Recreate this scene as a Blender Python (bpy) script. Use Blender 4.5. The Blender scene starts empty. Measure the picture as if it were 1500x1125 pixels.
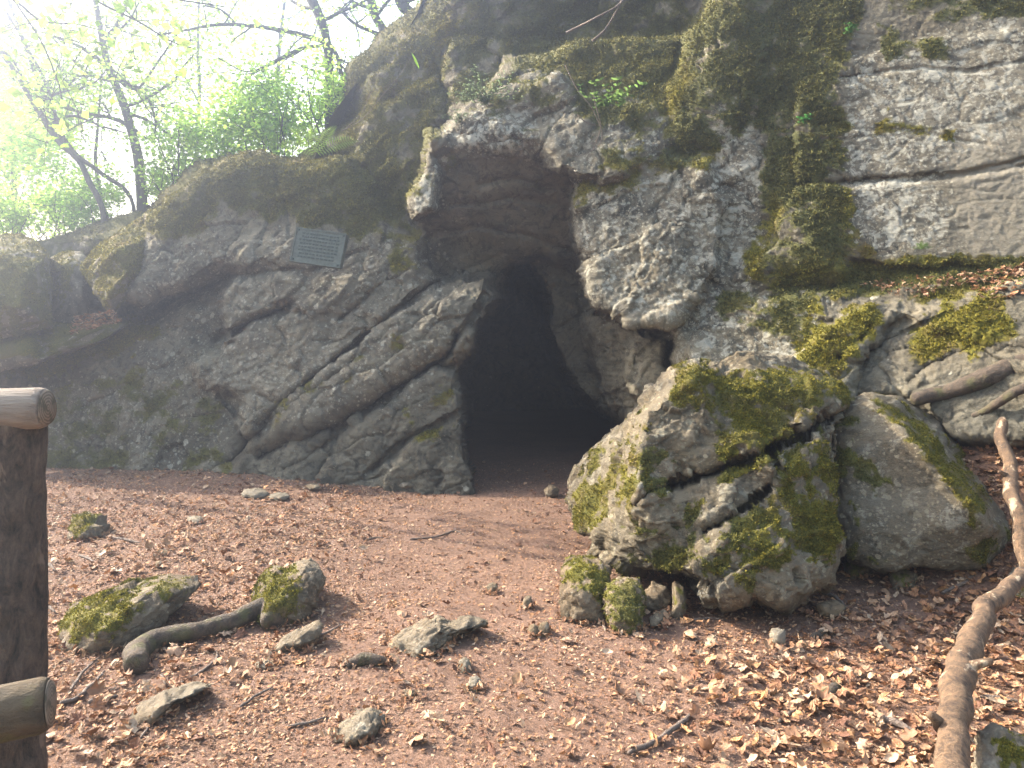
import bpy, bmesh, math, random
import numpy as np
from mathutils import Vector, Matrix
from mathutils.geometry import delaunay_2d_cdt
random.seed(7)
rng = np.random.default_rng(11)
sc = bpy.context.scene
COL = sc.collection

# ------------------------------------------------------------------ camera, world, sun, exposure
F = 1083.0; HZ = 500.0; CAMZ = 1.55
cd = bpy.data.cameras.new('camera'); cam = bpy.data.objects.new('camera', cd); COL.objects.link(cam)
cam.location = (0, 0, CAMZ); cam.rotation_euler = (math.radians(90), 0, 0)
cd.sensor_width = 36.0; cd.lens = 36.0 * F / 1500.0; cd.shift_y = -(562.5 - HZ) / 1500.0
cd.clip_start = 0.05; cd.clip_end = 500
sc.camera = cam
SUN = Vector((-0.80, 0.37, 0.62)).normalized()
el = math.asin(SUN.z); az = math.atan2(SUN.x, SUN.y)
w = bpy.data.worlds.new("World"); sc.world = w; w.use_nodes = True
nt = w.node_tree; nt.nodes.clear()
sk = nt.nodes.new('ShaderNodeTexSky'); sk.sky_type = 'NISHITA'; sk.sun_disc = False
sk.sun_elevation = el; sk.sun_rotation = az; sk.dust_density = 4.0; sk.air_density = 1.8
bg = nt.nodes.new('ShaderNodeBackground'); bg.inputs['Strength'].default_value = 0.15
wo = nt.nodes.new('ShaderNodeOutputWorld')
nt.links.new(sk.outputs[0], bg.inputs[0]); nt.links.new(bg.outputs[0], wo.inputs[0])
sl = bpy.data.lights.new('sun', 'SUN'); sl.energy = 4.9; sl.angle = math.radians(0.6); sl.color = (1.0, 0.93, 0.82)
so = bpy.data.objects.new('sun', sl); COL.objects.link(so)
so.rotation_euler = (-SUN).to_track_quat('-Z', 'Y').to_euler(); so.location = SUN * 30
sc.view_settings.view_transform = 'Standard'; sc.view_settings.look = 'None'
sc.view_settings.exposure = 2.42; sc.view_settings.gamma = 1.0
sc.view_settings.use_white_balance = True; sc.view_settings.white_balance_temperature = 7350; sc.view_settings.white_balance_tint = 9
try:
    sc.view_settings.use_curve_mapping = False
    sc.cycles.use_denoising = True
    sc.cycles.max_bounces = 6; sc.cycles.volume_bounces = 0; sc.cycles.transparent_max_bounces = 4
    sc.cycles.volume_max_steps = 64
except Exception: pass

# ------------------------------------------------------------------ numeric helpers
def _h(ix, iy, iz, s):
    h = (ix.astype(np.uint32) * np.uint32(374761393)) ^ (iy.astype(np.uint32) * np.uint32(668265263)) ^ (iz.astype(np.uint32) * np.uint32(2147483647)) ^ np.uint32((s * 1274126177) & 0xffffffff)
    h = (h ^ (h >> np.uint32(13))) * np.uint32(1274126177)
    h = (h ^ (h >> np.uint32(15))) * np.uint32(2246822519)
    return h ^ (h >> np.uint32(13))
G12 = np.array([(1,1,0),(-1,1,0),(1,-1,0),(-1,-1,0),(1,0,1),(-1,0,1),(1,0,-1),(-1,0,-1),(0,1,1),(0,-1,1),(0,1,-1),(0,-1,-1),(1,1,0),(-1,1,0),(0,-1,1),(0,-1,-1)], np.float32)
def perlin(p, s=0):
    p = np.asarray(p, np.float32)
    i = np.floor(p).astype(np.int64); f = p - i
    t = f * f * f * (f * (f * 6 - 15) + 10)
    r = 0
    for dx in (0, 1):
        wx = t[:, 0] if dx else 1 - t[:, 0]
        for dy in (0, 1):
            wy = t[:, 1] if dy else 1 - t[:, 1]
            for dz in (0, 1):
                wz = t[:, 2] if dz else 1 - t[:, 2]
                g = G12[(_h(i[:, 0] + dx, i[:, 1] + dy, i[:, 2] + dz, s) & np.uint32(15)).astype(np.int64)]
                d = g[:, 0] * (f[:, 0] - dx) + g[:, 1] * (f[:, 1] - dy) + g[:, 2] * (f[:, 2] - dz)
                r = r + d * wx * wy * wz
    return r
def fbm(p, octv=4, s=0, gain=0.5, lac=2.03):
    a = 1.0; r = 0
    for k in range(octv):
        r = r + a * perlin(p * (lac ** k) + 13.7 * k, s + k); a *= gain
    return r
def ridged(p, octv=3, s=0):
    a = 1.0; r = 0
    for k in range(octv):
        r = r + a * (1 - 2 * np.abs(perlin(p * (2.1 ** k) + 7.1 * k, s + k))); a *= 0.5
    return r
def facets(p, s=0, tilt=1.0):
    """cells with a random tilted plane each: returns (plane value, F2-F1, cell random)"""
    p = np.asarray(p, np.float32)
    i = np.floor(p).astype(np.int64); n = len(p)
    f1 = np.full(n, 9.0, np.float32); f2 = np.full(n, 9.0, np.float32); val = np.zeros(n, np.float32); cr = np.zeros(n, np.float32)
    for dx in (-1, 0, 1):
        for dy in (-1, 0, 1):
            for dz in (-1, 0, 1):
                a, b, c = i[:, 0] + dx, i[:, 1] + dy, i[:, 2] + dz
                h = _h(a, b, c, s); h2 = _h(a, b, c, s + 77)
                q = np.stack([a + (h & np.uint32(1023)) / 1023.0, b + ((h >> np.uint32(10)) & np.uint32(1023)) / 1023.0, c + ((h >> np.uint32(20)) & np.uint32(1023)) / 1023.0], 1).astype(np.float32)
                d = p - q; dd = np.sqrt((d * d).sum(1))
                m = dd < f1
                f2 = np.where(m, f1, np.minimum(f2, dd)); f1 = np.where(m, dd, f1)
                g = np.stack([(h2 & np.uint32(1023)) / 511.5 - 1, ((h2 >> np.uint32(10)) & np.uint32(1023)) / 511.5 - 1, ((h2 >> np.uint32(20)) & np.uint32(1023)) / 511.5 - 1], 1)
                v = (d * g).sum(1) * tilt + ((h2 >> np.uint32(5)) & np.uint32(255)) / 255.0 - 0.5
                val = np.where(m, v, val); cr = np.where(m, (h >> np.uint32(3) & np.uint32(255)) / 255.0, cr)
    return val, f2 - f1, cr
def sstep(a, b, x):
    t = np.clip((x - a) / (b - a), 0, 1); return t * t * (3 - 2 * t)
def sdist(poly, U, V):
    """signed distance to polygon, positive inside"""
    P = np.array(poly, np.float64); n = len(P)
    d = np.full(U.shape, 1e9); ins = np.zeros(U.shape, bool)
    for k in range(n):
        a = P[k]; b = P[(k + 1) % n]
        e = b - a; L = (e * e).sum() + 1e-9
        t = np.clip(((U - a[0]) * e[0] + (V - a[1]) * e[1]) / L, 0, 1)
        d = np.minimum(d, (U - a[0] - t * e[0]) ** 2 + (V - a[1] - t * e[1]) ** 2)
        c = ((a[1] > V) != (b[1] > V)) & (U < (b[0] - a[0]) * (V - a[1]) / (b[1] - a[1] + 1e-12) + a[0])
        ins ^= c
    return np.where(ins, 1, -1) * np.sqrt(d)
def ldist(pl, U, V):
    P = np.array(pl, np.float64); d = np.full(U.shape, 1e9)
    for k in range(len(P) - 1):
        a = P[k]; b = P[k + 1]; e = b - a; L = (e * e).sum() + 1e-9
        t = np.clip(((U - a[0]) * e[0] + (V - a[1]) * e[1]) / L, 0, 1)
        d = np.minimum(d, (U - a[0] - t * e[0]) ** 2 + (V - a[1] - t * e[1]) ** 2)
    return np.sqrt(d)
def at(u, v, Y):                       # direction of a pixel, taken out to the distance Y in metres
    return np.array(((u - 750) / F * Y, Y, CAMZ + (HZ - v) / F * Y))
def ground_z(x, y):
    x = np.asarray(x, float); y = np.asarray(y, float)
    r = sstep(2.2, 3.4, x) * np.maximum(0.45 * (x - 2.5) + 0.45 * (y - 4.7) + 0.1, 0)
    r = np.minimum(r, 2.4)
    l = 0.10 * sstep(-2.2, -4.5, x) * sstep(3, 5, y) * 0
    und = 0.025 * np.sin(x * 1.3 + 0.7 * y) + 0.02 * np.sin(2.1 * y - x)
    return r + l + und
def gpt(u, v):                         # where a pixel's direction meets the ground
    Ys = np.linspace(1.2, 14, 1500)
    x = (u - 750) / F * Ys; z = CAMZ + (HZ - v) / F * Ys
    k = np.argmax(z < ground_z(x, Ys))
    return np.array((x[k], Ys[k], float(ground_z(x[k], Ys[k]))))

# ------------------------------------------------------------------ mesh helpers
def mk(name, V, faces, mat, parent=None, smooth=True, attr=None, mats=None, fmat=None):
    """faces: (n,3) or (n,4) array or list of such arrays"""
    if not isinstance(faces, list): faces = [faces]
    faces = [np.asarray(f, np.int32) for f in faces if len(f)]
    me = bpy.data.meshes.new(name)
    V = np.asarray(V, np.float32)
    me.vertices.add(len(V)); me.vertices.foreach_set('co', V.ravel())
    idx = np.concatenate([f.ravel() for f in faces]); tot = np.concatenate([np.full(len(f), f.shape[1], np.int32) for f in faces])
    me.loops.add(len(idx)); me.loops.foreach_set('vertex_index', idx)
    me.polygons.add(len(tot)); st = np.concatenate([[0], np.cumsum(tot)[:-1]]).astype(np.int32)
    me.polygons.foreach_set('loop_start', st)
    try: me.polygons.foreach_set('loop_total', tot)
    except Exception: pass
    me.update(calc_edges=True)
    me.polygons.foreach_set('use_smooth', np.full(len(tot), smooth, bool))
    if attr is not None:
        a = me.attributes.new('M', 'FLOAT_COLOR', 'POINT'); a.data.foreach_set('color', np.asarray(attr, np.float32).ravel())
    for m in (mats or [mat]): me.materials.append(m)
    if fmat is not None: me.polygons.foreach_set('material_index', np.asarray(fmat, np.int32))
    o = bpy.data.objects.new(name, me); COL.objects.link(o)
    if parent is not None: o.parent = parent
    return o
def tag(o, label=None, cat=None, group=None, kind=None):
    if label: o['label'] = label
    if cat: o['category'] = cat
    if group: o['group'] = group
    if kind: o['kind'] = kind
    return o
def empty(name, loc=(0, 0, 0)):
    o = bpy.data.objects.new(name, None); o.location = loc; COL.objects.link(o); o.empty_display_size = 0.1
    return o
def child_at(o, parent):               # geometry is in world coordinates: keep it there
    o.parent = parent; o.matrix_parent_inverse = Matrix.Translation(-parent.location) if parent.location.length else Matrix()
    return o
def origin_to(o, p):
    p = np.asarray(p, np.float32); me = o.data
    co = np.empty(len(me.vertices) * 3, np.float32); me.vertices.foreach_get('co', co)
    co = co.reshape(-1, 3) - p; me.vertices.foreach_set('co', co.ravel()); me.update(); o.location = [float(c) for c in p]
def vnormals(V, T):
    n = np.cross(V[T[:, 1]] - V[T[:, 0]], V[T[:, 2]] - V[T[:, 0]])
    N = np.zeros_like(V)
    for k in range(3):
        for c in range(3): N[:, c] += np.bincount(T[:, k], n[:, c], len(V))
    return N / (np.linalg.norm(N, axis=1, keepdims=True) + 1e-12)
def tube(pts, rad, seg=10, cap=True, wob=0.0, seed=0):
    """tapered tube through pts with radii rad; returns V, quads, tris"""
    P = np.array(pts, float); R = np.array(rad, float); n = len(P)
    T = np.gradient(P, axis=0); T /= np.linalg.norm(T, axis=1, keepdims=True) + 1e-9
    up = np.array((0, 0, 1.0)) if abs(T[0, 2]) < 0.9 else np.array((1.0, 0, 0))
    V = []
    A = np.cross(T[0], up); A /= np.linalg.norm(A)
    an = np.linspace(0, 2 * np.pi, seg, endpoint=False)
    for k in range(n):
        A = A - T[k] * (A @ T[k]); A /= np.linalg.norm(A) + 1e-9; B = np.cross(T[k], A)
        V.append(P[k] + R[k] * (np.cos(an)[:, None] * A + np.sin(an)[:, None] * B))
    V = np.concatenate(V)
    if wob:
        c = np.repeat(P, seg, 0); d = V - c
        V = c + d * (1 + 1.1 * wob * fbm(V * (0.32 / max(R.max(), 1e-3)) + seed * 3.1, 4, seed, 0.6) + 0.22 * wob * ridged(V * (1.3 / max(R.max(), 1e-3)), 2, seed + 3))[:, None]
    i = np.arange(n - 1)[:, None] * seg; j = np.arange(seg)[None]; j2 = (j + 1) % seg
    Q = np.stack([i + j, i + j2, i + seg + j2, i + seg + j], -1).reshape(-1, 4)
    tr = np.zeros((0, 3), int)
    if cap:
        V = np.concatenate([V, P[:1], P[-1:]]); c0 = n * seg; c1 = c0 + 1; j = np.arange(seg); j2 = (j + 1) % seg
        tr = np.concatenate([np.stack([np.full(seg, c0), j2, j], 1), np.stack([np.full(seg, c1), (n - 1) * seg + j, (n - 1) * seg + j2], 1)])
    return V, Q, tr
def smooth_path(pts, k=6):
    P = np.array(pts, float); n = len(P)
    if n < 3: 
        t = np.linspace(0, 1, k + 1)[:, None]; return P[0] * (1 - t) + P[-1] * t
    out = []
    Q = np.concatenate([[2 * P[0] - P[1]], P, [2 * P[-1] - P[-2]]])
    for i in range(1, n):
        a, b, c, d = Q[i - 1], Q[i], Q[i + 1], Q[i + 2]
        for t in np.linspace(0, 1, k, endpoint=False):
            out.append(0.5 * (2 * b + (c - a) * t + (2 * a - 5 * b + 4 * c - d) * t * t + (3 * b - a - 3 * c + d) * t ** 3))
    out.append(P[-1]); return np.array(out)
class Acc:
    def __init__(s): s.V = []; s.Q = []; s.T = []; s.A = []; s.n = 0
    def add(s, V, Q=None, T=None, A=None):
        V = np.asarray(V); s.V.append(V)
        if Q is not None and len(Q): s.Q.append(np.asarray(Q) + s.n)
        if T is not None and len(T): s.T.append(np.asarray(T) + s.n)
        if A is not None: s.A.append(np.broadcast_to(np.asarray(A, float), (len(V), 4)))
        s.n += len(V)
    def build(s, name, mat, parent=None, smooth=True):
        f = []
        if s.Q: f.append(np.concatenate(s.Q))
        if s.T: f.append(np.concatenate(s.T))
        return mk(name, np.concatenate(s.V), f, mat, parent, smooth, np.concatenate(s.A) if s.A else None)

# ------------------------------------------------------------------ materials
def mat_new(name):
    m = bpy.data.materials.new(name); m.use_nodes = True
    t = m.node_tree; t.nodes.clear()
    o = t.nodes.new('ShaderNodeOutputMaterial'); b = t.nodes.new('ShaderNodeBsdfPrincipled')
    t.links.new(b.outputs[0], o.inputs['Surface'])
    return m, t, b
def nd(t, typ, **kw):
    n = t.nodes.new(typ)
    for k, v in kw.items():
        if k.startswith('i_'):
            n.inputs[int(k[2:]) if k[2:].isdigit() else k[2:].replace('_', ' ')].default_value = v
        else: setattr(n, k, v)
    return n
def noise(t, src, scale, detail=4, rough=0.55, dist=0.0):
    n = nd(t, 'ShaderNodeTexNoise'); n.inputs['Scale'].default_value = scale; n.inputs['Detail'].default_value = detail
    n.inputs['Roughness'].default_value = rough; n.inputs['Distortion'].default_value = dist
    t.links.new(src, n.inputs['Vector']); return n.outputs['Fac']
def ramp(t, src, stops):
    r = nd(t, 'ShaderNodeValToRGB'); cr = r.color_ramp
    while len(cr.elements) > 1: cr.elements.remove(cr.elements[-1])
    for i, (p, c) in enumerate(stops):
        e = cr.elements[0] if i == 0 else cr.elements.new(p)
        e.position = p; e.color = (c if isinstance(c, tuple) else (c, c, c)) + (1,)
    t.links.new(src, r.inputs[0]); return r.outputs[0]
def mix(t, fac, a, b, mode='MIX'):
    m = nd(t, 'ShaderNodeMix', data_type='RGBA', blend_type=mode)
    for s, x in ((m.inputs[0], fac), (m.inputs[6], a), (m.inputs[7], b)):
        if isinstance(x, (int, float)): s.default_value = x
        elif isinstance(x, tuple): s.default_value = x + (1,)
        else: t.links.new(x, s)
    return m.outputs[2]
def math_(t, op, a, b=None, c=None, clamp=False):
    m = nd(t, 'ShaderNodeMath', operation=op, use_clamp=clamp)
    for k, x in enumerate((a, b, c)):
        if x is None: continue
        if isinstance(x, (int, float)): m.inputs[k].default_value = x
        else: t.links.new(x, m.inputs[k])
    return m.outputs[0]

def rock_material(name, dark, mid, light, lich=(0.50, 0.50, 0.44), bump=0.5, fine=1.0):
    """attribute M: r moss cover, g moss tone (0 yellow green, 1 dark olive brown), b lichen / pale crust, a warm or clean rock"""
    m, t, b = mat_new(name)
    pos = nd(t, 'ShaderNodeTexCoord').outputs['Object']
    geo = nd(t, 'ShaderNodeNewGeometry').outputs['Position']
    pos = geo
    at_ = nd(t, 'ShaderNodeAttribute', attribute_name='M'); sep = nd(t, 'ShaderNodeSeparateColor')
    t.links.new(at_.outputs['Color'], sep.inputs[0]); A = at_.outputs['Alpha']
    moss, tone, lc = sep.outputs[0], sep.outputs[1], sep.outputs[2]
    n1 = noise(t, pos, 2.2 * fine, 6, 0.62, 0.6); n2 = noise(t, pos, 11 * fine, 6, 0.68, 0.4); n3 = noise(t, pos, 60 * fine, 5, 0.7); n4 = noise(t, pos, 170 * fine, 3, 0.7)
    s = math_(t, 'ADD', math_(t, 'MULTIPLY', n1, 0.28), math_(t, 'ADD', math_(t, 'MULTIPLY', n2, 0.34), math_(t, 'MULTIPLY', n3, 0.38)))
    base = ramp(t, s, [(0.38, dark), (0.485, mid), (0.57, mid), (0.63, light)])
    warm = mix(t, noise(t, pos, 1.3, 3), (0.92, 0.97, 1.0), (1.12, 0.98, 0.80)); base = mix(t, 1.0, base, warm, 'MULTIPLY')
    base = mix(t, 1.0, base, ramp(t, noise(t, pos, 1.15 * fine, 5, 0.6, 0.8), [(0.36, 0.58), (0.5, 0.95), (0.64, 1.35)]), 'MULTIPLY')
    # grain and pits
    base = mix(t, math_(t, 'MULTIPLY', ramp(t, n4, [(0.34, 1.0), (0.45, 0.0)]), 0.45), base, dark)
    # mottled dark crust
    n5 = noise(t, pos, 5.5 * fine, 8, 0.75, 1.2)
    base = mix(t, math_(t, 'MULTIPLY', ramp(t, n5, [(0.51, 0.0), (0.565, 1.0)]), 0.55), base, tuple(c * 0.55 for c in dark))
    # clean warm rock where A is high
    base = mix(t, math_(t, 'MULTIPLY', A, 0.62), base, mix(t, n3, (0.16, 0.142, 0.11), (0.29, 0.262, 0.21)))
    # lichen: round pale patches of several sizes, and ragged crust
    for sc_, lo, hi, k in ((24.0, 0.30, 0.36, 0.0), (11.0, 0.26, 0.31, 0.1), (45.0, 0.30, 0.38, 0.0)):
        vn = nd(t, 'ShaderNodeTexVoronoi'); vn.inputs['Scale'].default_value = sc_; vn.inputs['Randomness'].default_value = 1.0
        wp = nd(t, 'ShaderNodeVectorMath', operation='ADD'); nn = nd(t, 'ShaderNodeTexNoise'); nn.inputs['Scale'].default_value = 30; nn.inputs['Detail'].default_value = 4
        t.links.new(pos, nn.inputs['Vector']); scv = nd(t, 'ShaderNodeVectorMath', operation='SCALE'); scv.inputs['Scale'].default_value = 0.05 if sc_ < 20 else 0.028
        t.links.new(nn.outputs['Color'], scv.inputs[0]); t.links.new(pos, wp.inputs[0]); t.links.new(scv.outputs[0], wp.inputs[1]); t.links.new(wp.outputs[0], vn.inputs['Vector'])
        rs = nd(t, 'ShaderNodeSeparateColor'); t.links.new(vn.outputs['Color'], rs.inputs[0])
        keep = math_(t, 'LESS_THAN', rs.outputs[0], math_(t, 'ADD', math_(t, 'MULTIPLY', lc, 0.85), 0.02))
        rad = math_(t, 'MULTIPLY', rs.outputs[1], 0.36)
        sp = math_(t, 'LESS_THAN', vn.outputs['Distance'], math_(t, 'ADD', rad, 0.06))
        f = math_(t, 'MULTIPLY', math_(t, 'MULTIPLY', keep, sp), 0.72)
        lcol = mix(t, rs.outputs[2], tuple(c * 0.75 for c in lich), lich)
        base = mix(t, math_(t, 'MULTIPLY', f, math_(t, 'ADD', math_(t, 'MULTIPLY', n3, 1.2), 0.15), clamp=True), base, lcol)
    cr = math_(t, 'ADD', math_(t, 'MULTIPLY', noise(t, pos, 7, 9, 0.74, 0.8), 1.0), math_(t, 'MULTIPLY', math_(t, 'SUBTRACT', lc, 0.5), 0.16))
    base = mix(t, math_(t, 'MULTIPLY', ramp(t, cr, [(0.565, 0.0), (0.615, 1.0)]), math_(t, 'MULTIPLY', lc, 0.8)), base, mix(t, n4, tuple(c * 0.8 for c in lich), (0.36, 0.355, 0.31)))
    # moss
    mn = math_(t, 'ADD', math_(t, 'MULTIPLY', n3, 0.55), math_(t, 'MULTIPLY', noise(t, pos, 24, 5, 0.7), 0.75))
    mf = ramp(t, math_(t, 'ADD', moss, math_(t, 'SUBTRACT', mn, 0.65)), [(0.40, 0.0), (0.56, 1.0)])
    gcol = mix(t, ramp(t, n3, [(0.35, 0.0), (0.65, 1.0)]), (0.040, 0.042, 0.008), (0.16, 0.138, 0.016))
    bcol = mix(t, ramp(t, n3, [(0.35, 0.0), (0.65, 1.0)]), (0.026, 0.030, 0.011), (0.10, 0.10, 0.032))
    gcol = mix(t, ramp(t, noise(t, pos, 4, 4), [(0.48, 0.0), (0.66, 0.8)]), gcol, (0.12, 0.085, 0.035))
    base = mix(t, mf, base, mix(t, tone, gcol, bcol))
    t.links.new(base, b.inputs['Base Color']); b.inputs['Roughness'].default_value = 0.92
    try: b.inputs['Specular IOR Level'].default_value = 0.25
    except Exception: pass
    rg = nd(t, 'ShaderNodeTexNoise', noise_type='RIDGED_MULTIFRACTAL'); rg.inputs['Scale'].default_value = 6.0 * fine; rg.inputs['Detail'].default_value = 8; rg.inputs['Roughness'].default_value = 0.62
    mpb = nd(t, 'ShaderNodeMapping'); mpb.inputs['Scale'].default_value = (1, 1, 1.8); mpb.inputs['Rotation'].default_value = (0, math.radians(20), 0); t.links.new(pos, mpb.inputs['Vector']); t.links.new(mpb.outputs[0], rg.inputs['Vector'])
    vc = nd(t, 'ShaderNodeTexVoronoi', feature='F1', distance='MANHATTAN'); vc.inputs['Scale'].default_value = 17 * fine; t.links.new(mpb.outputs[0], vc.inputs['Vector'])
    hgt = math_(t, 'ADD', math_(t, 'MULTIPLY', n2, 0.35), math_(t, 'ADD', math_(t, 'MULTIPLY', n3, 0.75), math_(t, 'MULTIPLY', n4, 0.45)))
    hgt = math_(t, 'ADD', hgt, math_(t, 'ADD', math_(t, 'MULTIPLY', rg.outputs['Fac'], -0.28), math_(t, 'MULTIPLY', vc.outputs['Distance'], 0.35)))
    hgt = math_(t, 'ADD', hgt, math_(t, 'MULTIPLY', mf, math_(t, 'MULTIPLY', noise(t, pos, 95, 4, 0.75), 0.8)))
    bp = nd(t, 'ShaderNodeBump'); bp.inputs['Strength'].default_value = bump; bp.inputs['Distance'].default_value = 0.035
    t.links.new(hgt, bp.inputs['Height']); t.links.new(bp.outputs[0], b.inputs['Normal'])
    return m
M_cliff = rock_material('cliff_rock', (0.032, 0.030, 0.024), (0.135, 0.125, 0.10), (0.25, 0.232, 0.19), lich=(0.38, 0.37, 0.31), bump=0.5)
M_boul = rock_material('boulder_rock', (0.026, 0.020, 0.012), (0.105, 0.083, 0.053), (0.22, 0.18, 0.12), lich=(0.33, 0.295, 0.215), bump=0.65, fine=1.5)
M_stone = rock_material('small_stone_rock', (0.045, 0.033, 0.022), (0.135, 0.104, 0.072), (0.24, 0.19, 0.14), lich=(0.27, 0.23, 0.17), bump=0.5, fine=2.2)

def attr_material(name, rough=0.8, transl=0.0, vary=0.25):
    """leaf-like: colour from attribute M, some light coming through"""
    m, t, b = mat_new(name)
    a = nd(t, 'ShaderNodeAttribute', attribute_name='M')
    geo = nd(t, 'ShaderNodeNewGeometry').outputs['Position']
    c = mix(t, 1.0, a.outputs['Color'], ramp(t, noise(t, geo, 70, 3), [(0.3, 1 - vary), (0.7, 1 + vary)]), 'MULTIPLY')
    t.links.new(c, b.inputs['Base Color']); b.inputs['Roughness'].default_value = rough
    try: b.inputs['Specular IOR Level'].default_value = 0.3
    except Exception: pass
    if transl:
        o = [n for n in t.nodes if n.type == 'OUTPUT_MATERIAL'][0]
        tr = nd(t, 'ShaderNodeBsdfTranslucent'); t.links.new(c, tr.inputs[0]); ms = nd(t, 'ShaderNodeMixShader'); ms.inputs[0].default_value = transl
        t.links.new(b.outputs[0], ms.inputs[1]); t.links.new(tr.outputs[0], ms.inputs[2]); t.links.new(ms.outputs[0], o.inputs['Surface'])
    return m
M_leaf = attr_material('green_leaf', 0.55, 0.7, 0.12)
M_litter = attr_material('dead_leaf_litter', 0.75, 0.12, 0.3)
M_mossfib = attr_material('moss_fibre', 0.9, 0.25, 0.15)

def bark_material(name, dark, light, pale=None, scale=14, stretch=(1, 1, 0.35), moss=0.0):
    m, t, b = mat_new(name)
    geo = nd(t, 'ShaderNodeNewGeometry').outputs['Position']
    mp = nd(t, 'ShaderNodeMapping'); mp.inputs['Scale'].default_value = stretch; t.links.new(geo, mp.inputs['Vector']); p = mp.outputs[0]
    n = noise(t, p, scale, 6, 0.7, 0.8); n2 = noise(t, p, scale * 5, 4, 0.7)
    c = ramp(t, math_(t, 'ADD', math_(t, 'MULTIPLY', n, 0.7), math_(t, 'MULTIPLY', n2, 0.3)), [(0.38, dark), (0.62, light)])
    if pale: c = mix(t, ramp(t, noise(t, p, scale * 0.45, 4, 0.6, 0.5), [(0.60, 0.0), (0.64, 1.0)]), c, pale)
    if moss: c = mix(t, math_(t, 'MULTIPLY', ramp(t, noise(t, geo, 9, 5), [(0.5, 0.0), (0.62, 1.0)]), moss), c, (0.09, 0.10, 0.02))
    t.links.new(c, b.inputs['Base Color']); b.inputs['Roughness'].default_value = 0.85
    bp = nd(t, 'ShaderNodeBump'); bp.inputs['Strength'].default_value = 0.8; bp.inputs['Distance'].default_value = 0.022
    t.links.new(math_(t, 'ADD', n, math_(t, 'MULTIPLY', n2, 0.4)), bp.inputs['Height']); t.links.new(bp.outputs[0], b.inputs['Normal'])
    return m
M_bark = bark_material('tree_bark', (0.03, 0.028, 0.03), (0.10, 0.09, 0.085), None, 10, (1, 1, .3))
M_postbark = bark_material('post_bark', (0.012, 0.009, 0.007), (0.11, 0.078, 0.058), (0.15, 0.11, 0.085), 26, (1, 1, .45))
M_rail = bark_material('rail_wood', (0.13, 0.10, 0.08), (0.28, 0.23, 0.185), None, 12, (.15, 1, 1.5))
M_railmoss = bark_material('weathered_rail_wood', (0.025, 0.018, 0.011), (0.085, 0.058, 0.032), None, 10, (.3, 1, 1), 0.6)
M_root = bark_material('old_root_bark', (0.022, 0.015, 0.011), (0.10, 0.070, 0.048), None, 22, (1, 1, 1), 0.4)
M_branch = bark_material('peeled_branch_bark', (0.035, 0.021, 0.014), (0.19, 0.115, 0.065), (0.34, 0.26, 0.18), 26, (1, 1, .6))
M_twig = bark_material('twig_bark', (0.06, 0.045, 0.038), (0.20, 0.15, 0.12), None, 30, (1, 1, 1))

def soil_material():
    m, t, b = mat_new('forest_soil')
    geo = nd(t, 'ShaderNodeNewGeometry').outputs['Position']
    n = noise(t, geo, 1.1, 4); n2 = noise(t, geo, 40, 6, 0.75); n3 = noise(t, geo, 160, 3, 0.7)
    c = ramp(t, n2, [(0.35, (0.085, 0.045, 0.029)), (0.50, (0.17, 0.094, 0.062)), (0.64, (0.26, 0.152, 0.103))])
    c = mix(t, ramp(t, n, [(0.42, 0.0), (0.62, 0.5)]), c, (0.10, 0.052, 0.034))
    c = mix(t, math_(t, 'MULTIPLY', ramp(t, n3, [(0.6, 0.0), (0.68, 1.0)]), 0.6), c, (0.36, 0.22, 0.145))
    t.links.new(c, b.inputs['Base Color']); b.inputs['Roughness'].default_value = 0.95
    bp = nd(t, 'ShaderNodeBump'); bp.inputs['Strength'].default_value = 0.8; bp.inputs['Distance'].default_value = 0.02
    t.links.new(math_(t, 'ADD', n2, math_(t, 'MULTIPLY', n3, 0.4)), bp.inputs['Height']); t.links.new(bp.outputs[0], b.inputs['Normal'])
    return m
M_soil = soil_material()

# ------------------------------------------------------------------ the ground
def axis(lo, a, b, hi, s, S):
    return np.concatenate([np.arange(lo, a, S), np.arange(a, b, s), np.arange(b, hi + S, S)])
gx = axis(-60, -6, 6, 60, 0.035, 1.5); gy = axis(-20, 1.2, 9.6, 60, 0.035, 1.5)
GX, GY = np.meshgrid(gx, gy); X = GX.ravel(); Yv = GY.ravel()
Z = ground_z(X, Yv)
P3 = np.stack([X, Yv, Z * 0], 1)
near = (np.abs(X) < 7) & (Yv > 0) & (Yv < 11)
dz = np.zeros_like(Z); dz[near] = 0.016 * fbm(P3[near] * 3, 4, 5) + 0.006 * fbm(P3[near] * 22, 3, 9)
Z = Z + dz
GV = np.stack([X, Yv, Z], 1)
nx, ny = len(gx), len(gy)
i = (np.arange(ny - 1)[:, None] * nx + np.arange(nx - 1)[None]).ravel()
ground = mk('ground', GV, np.stack([i, i + 1, i + nx + 1, i + nx], 1), M_soil); tag(ground, kind='structure')

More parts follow.
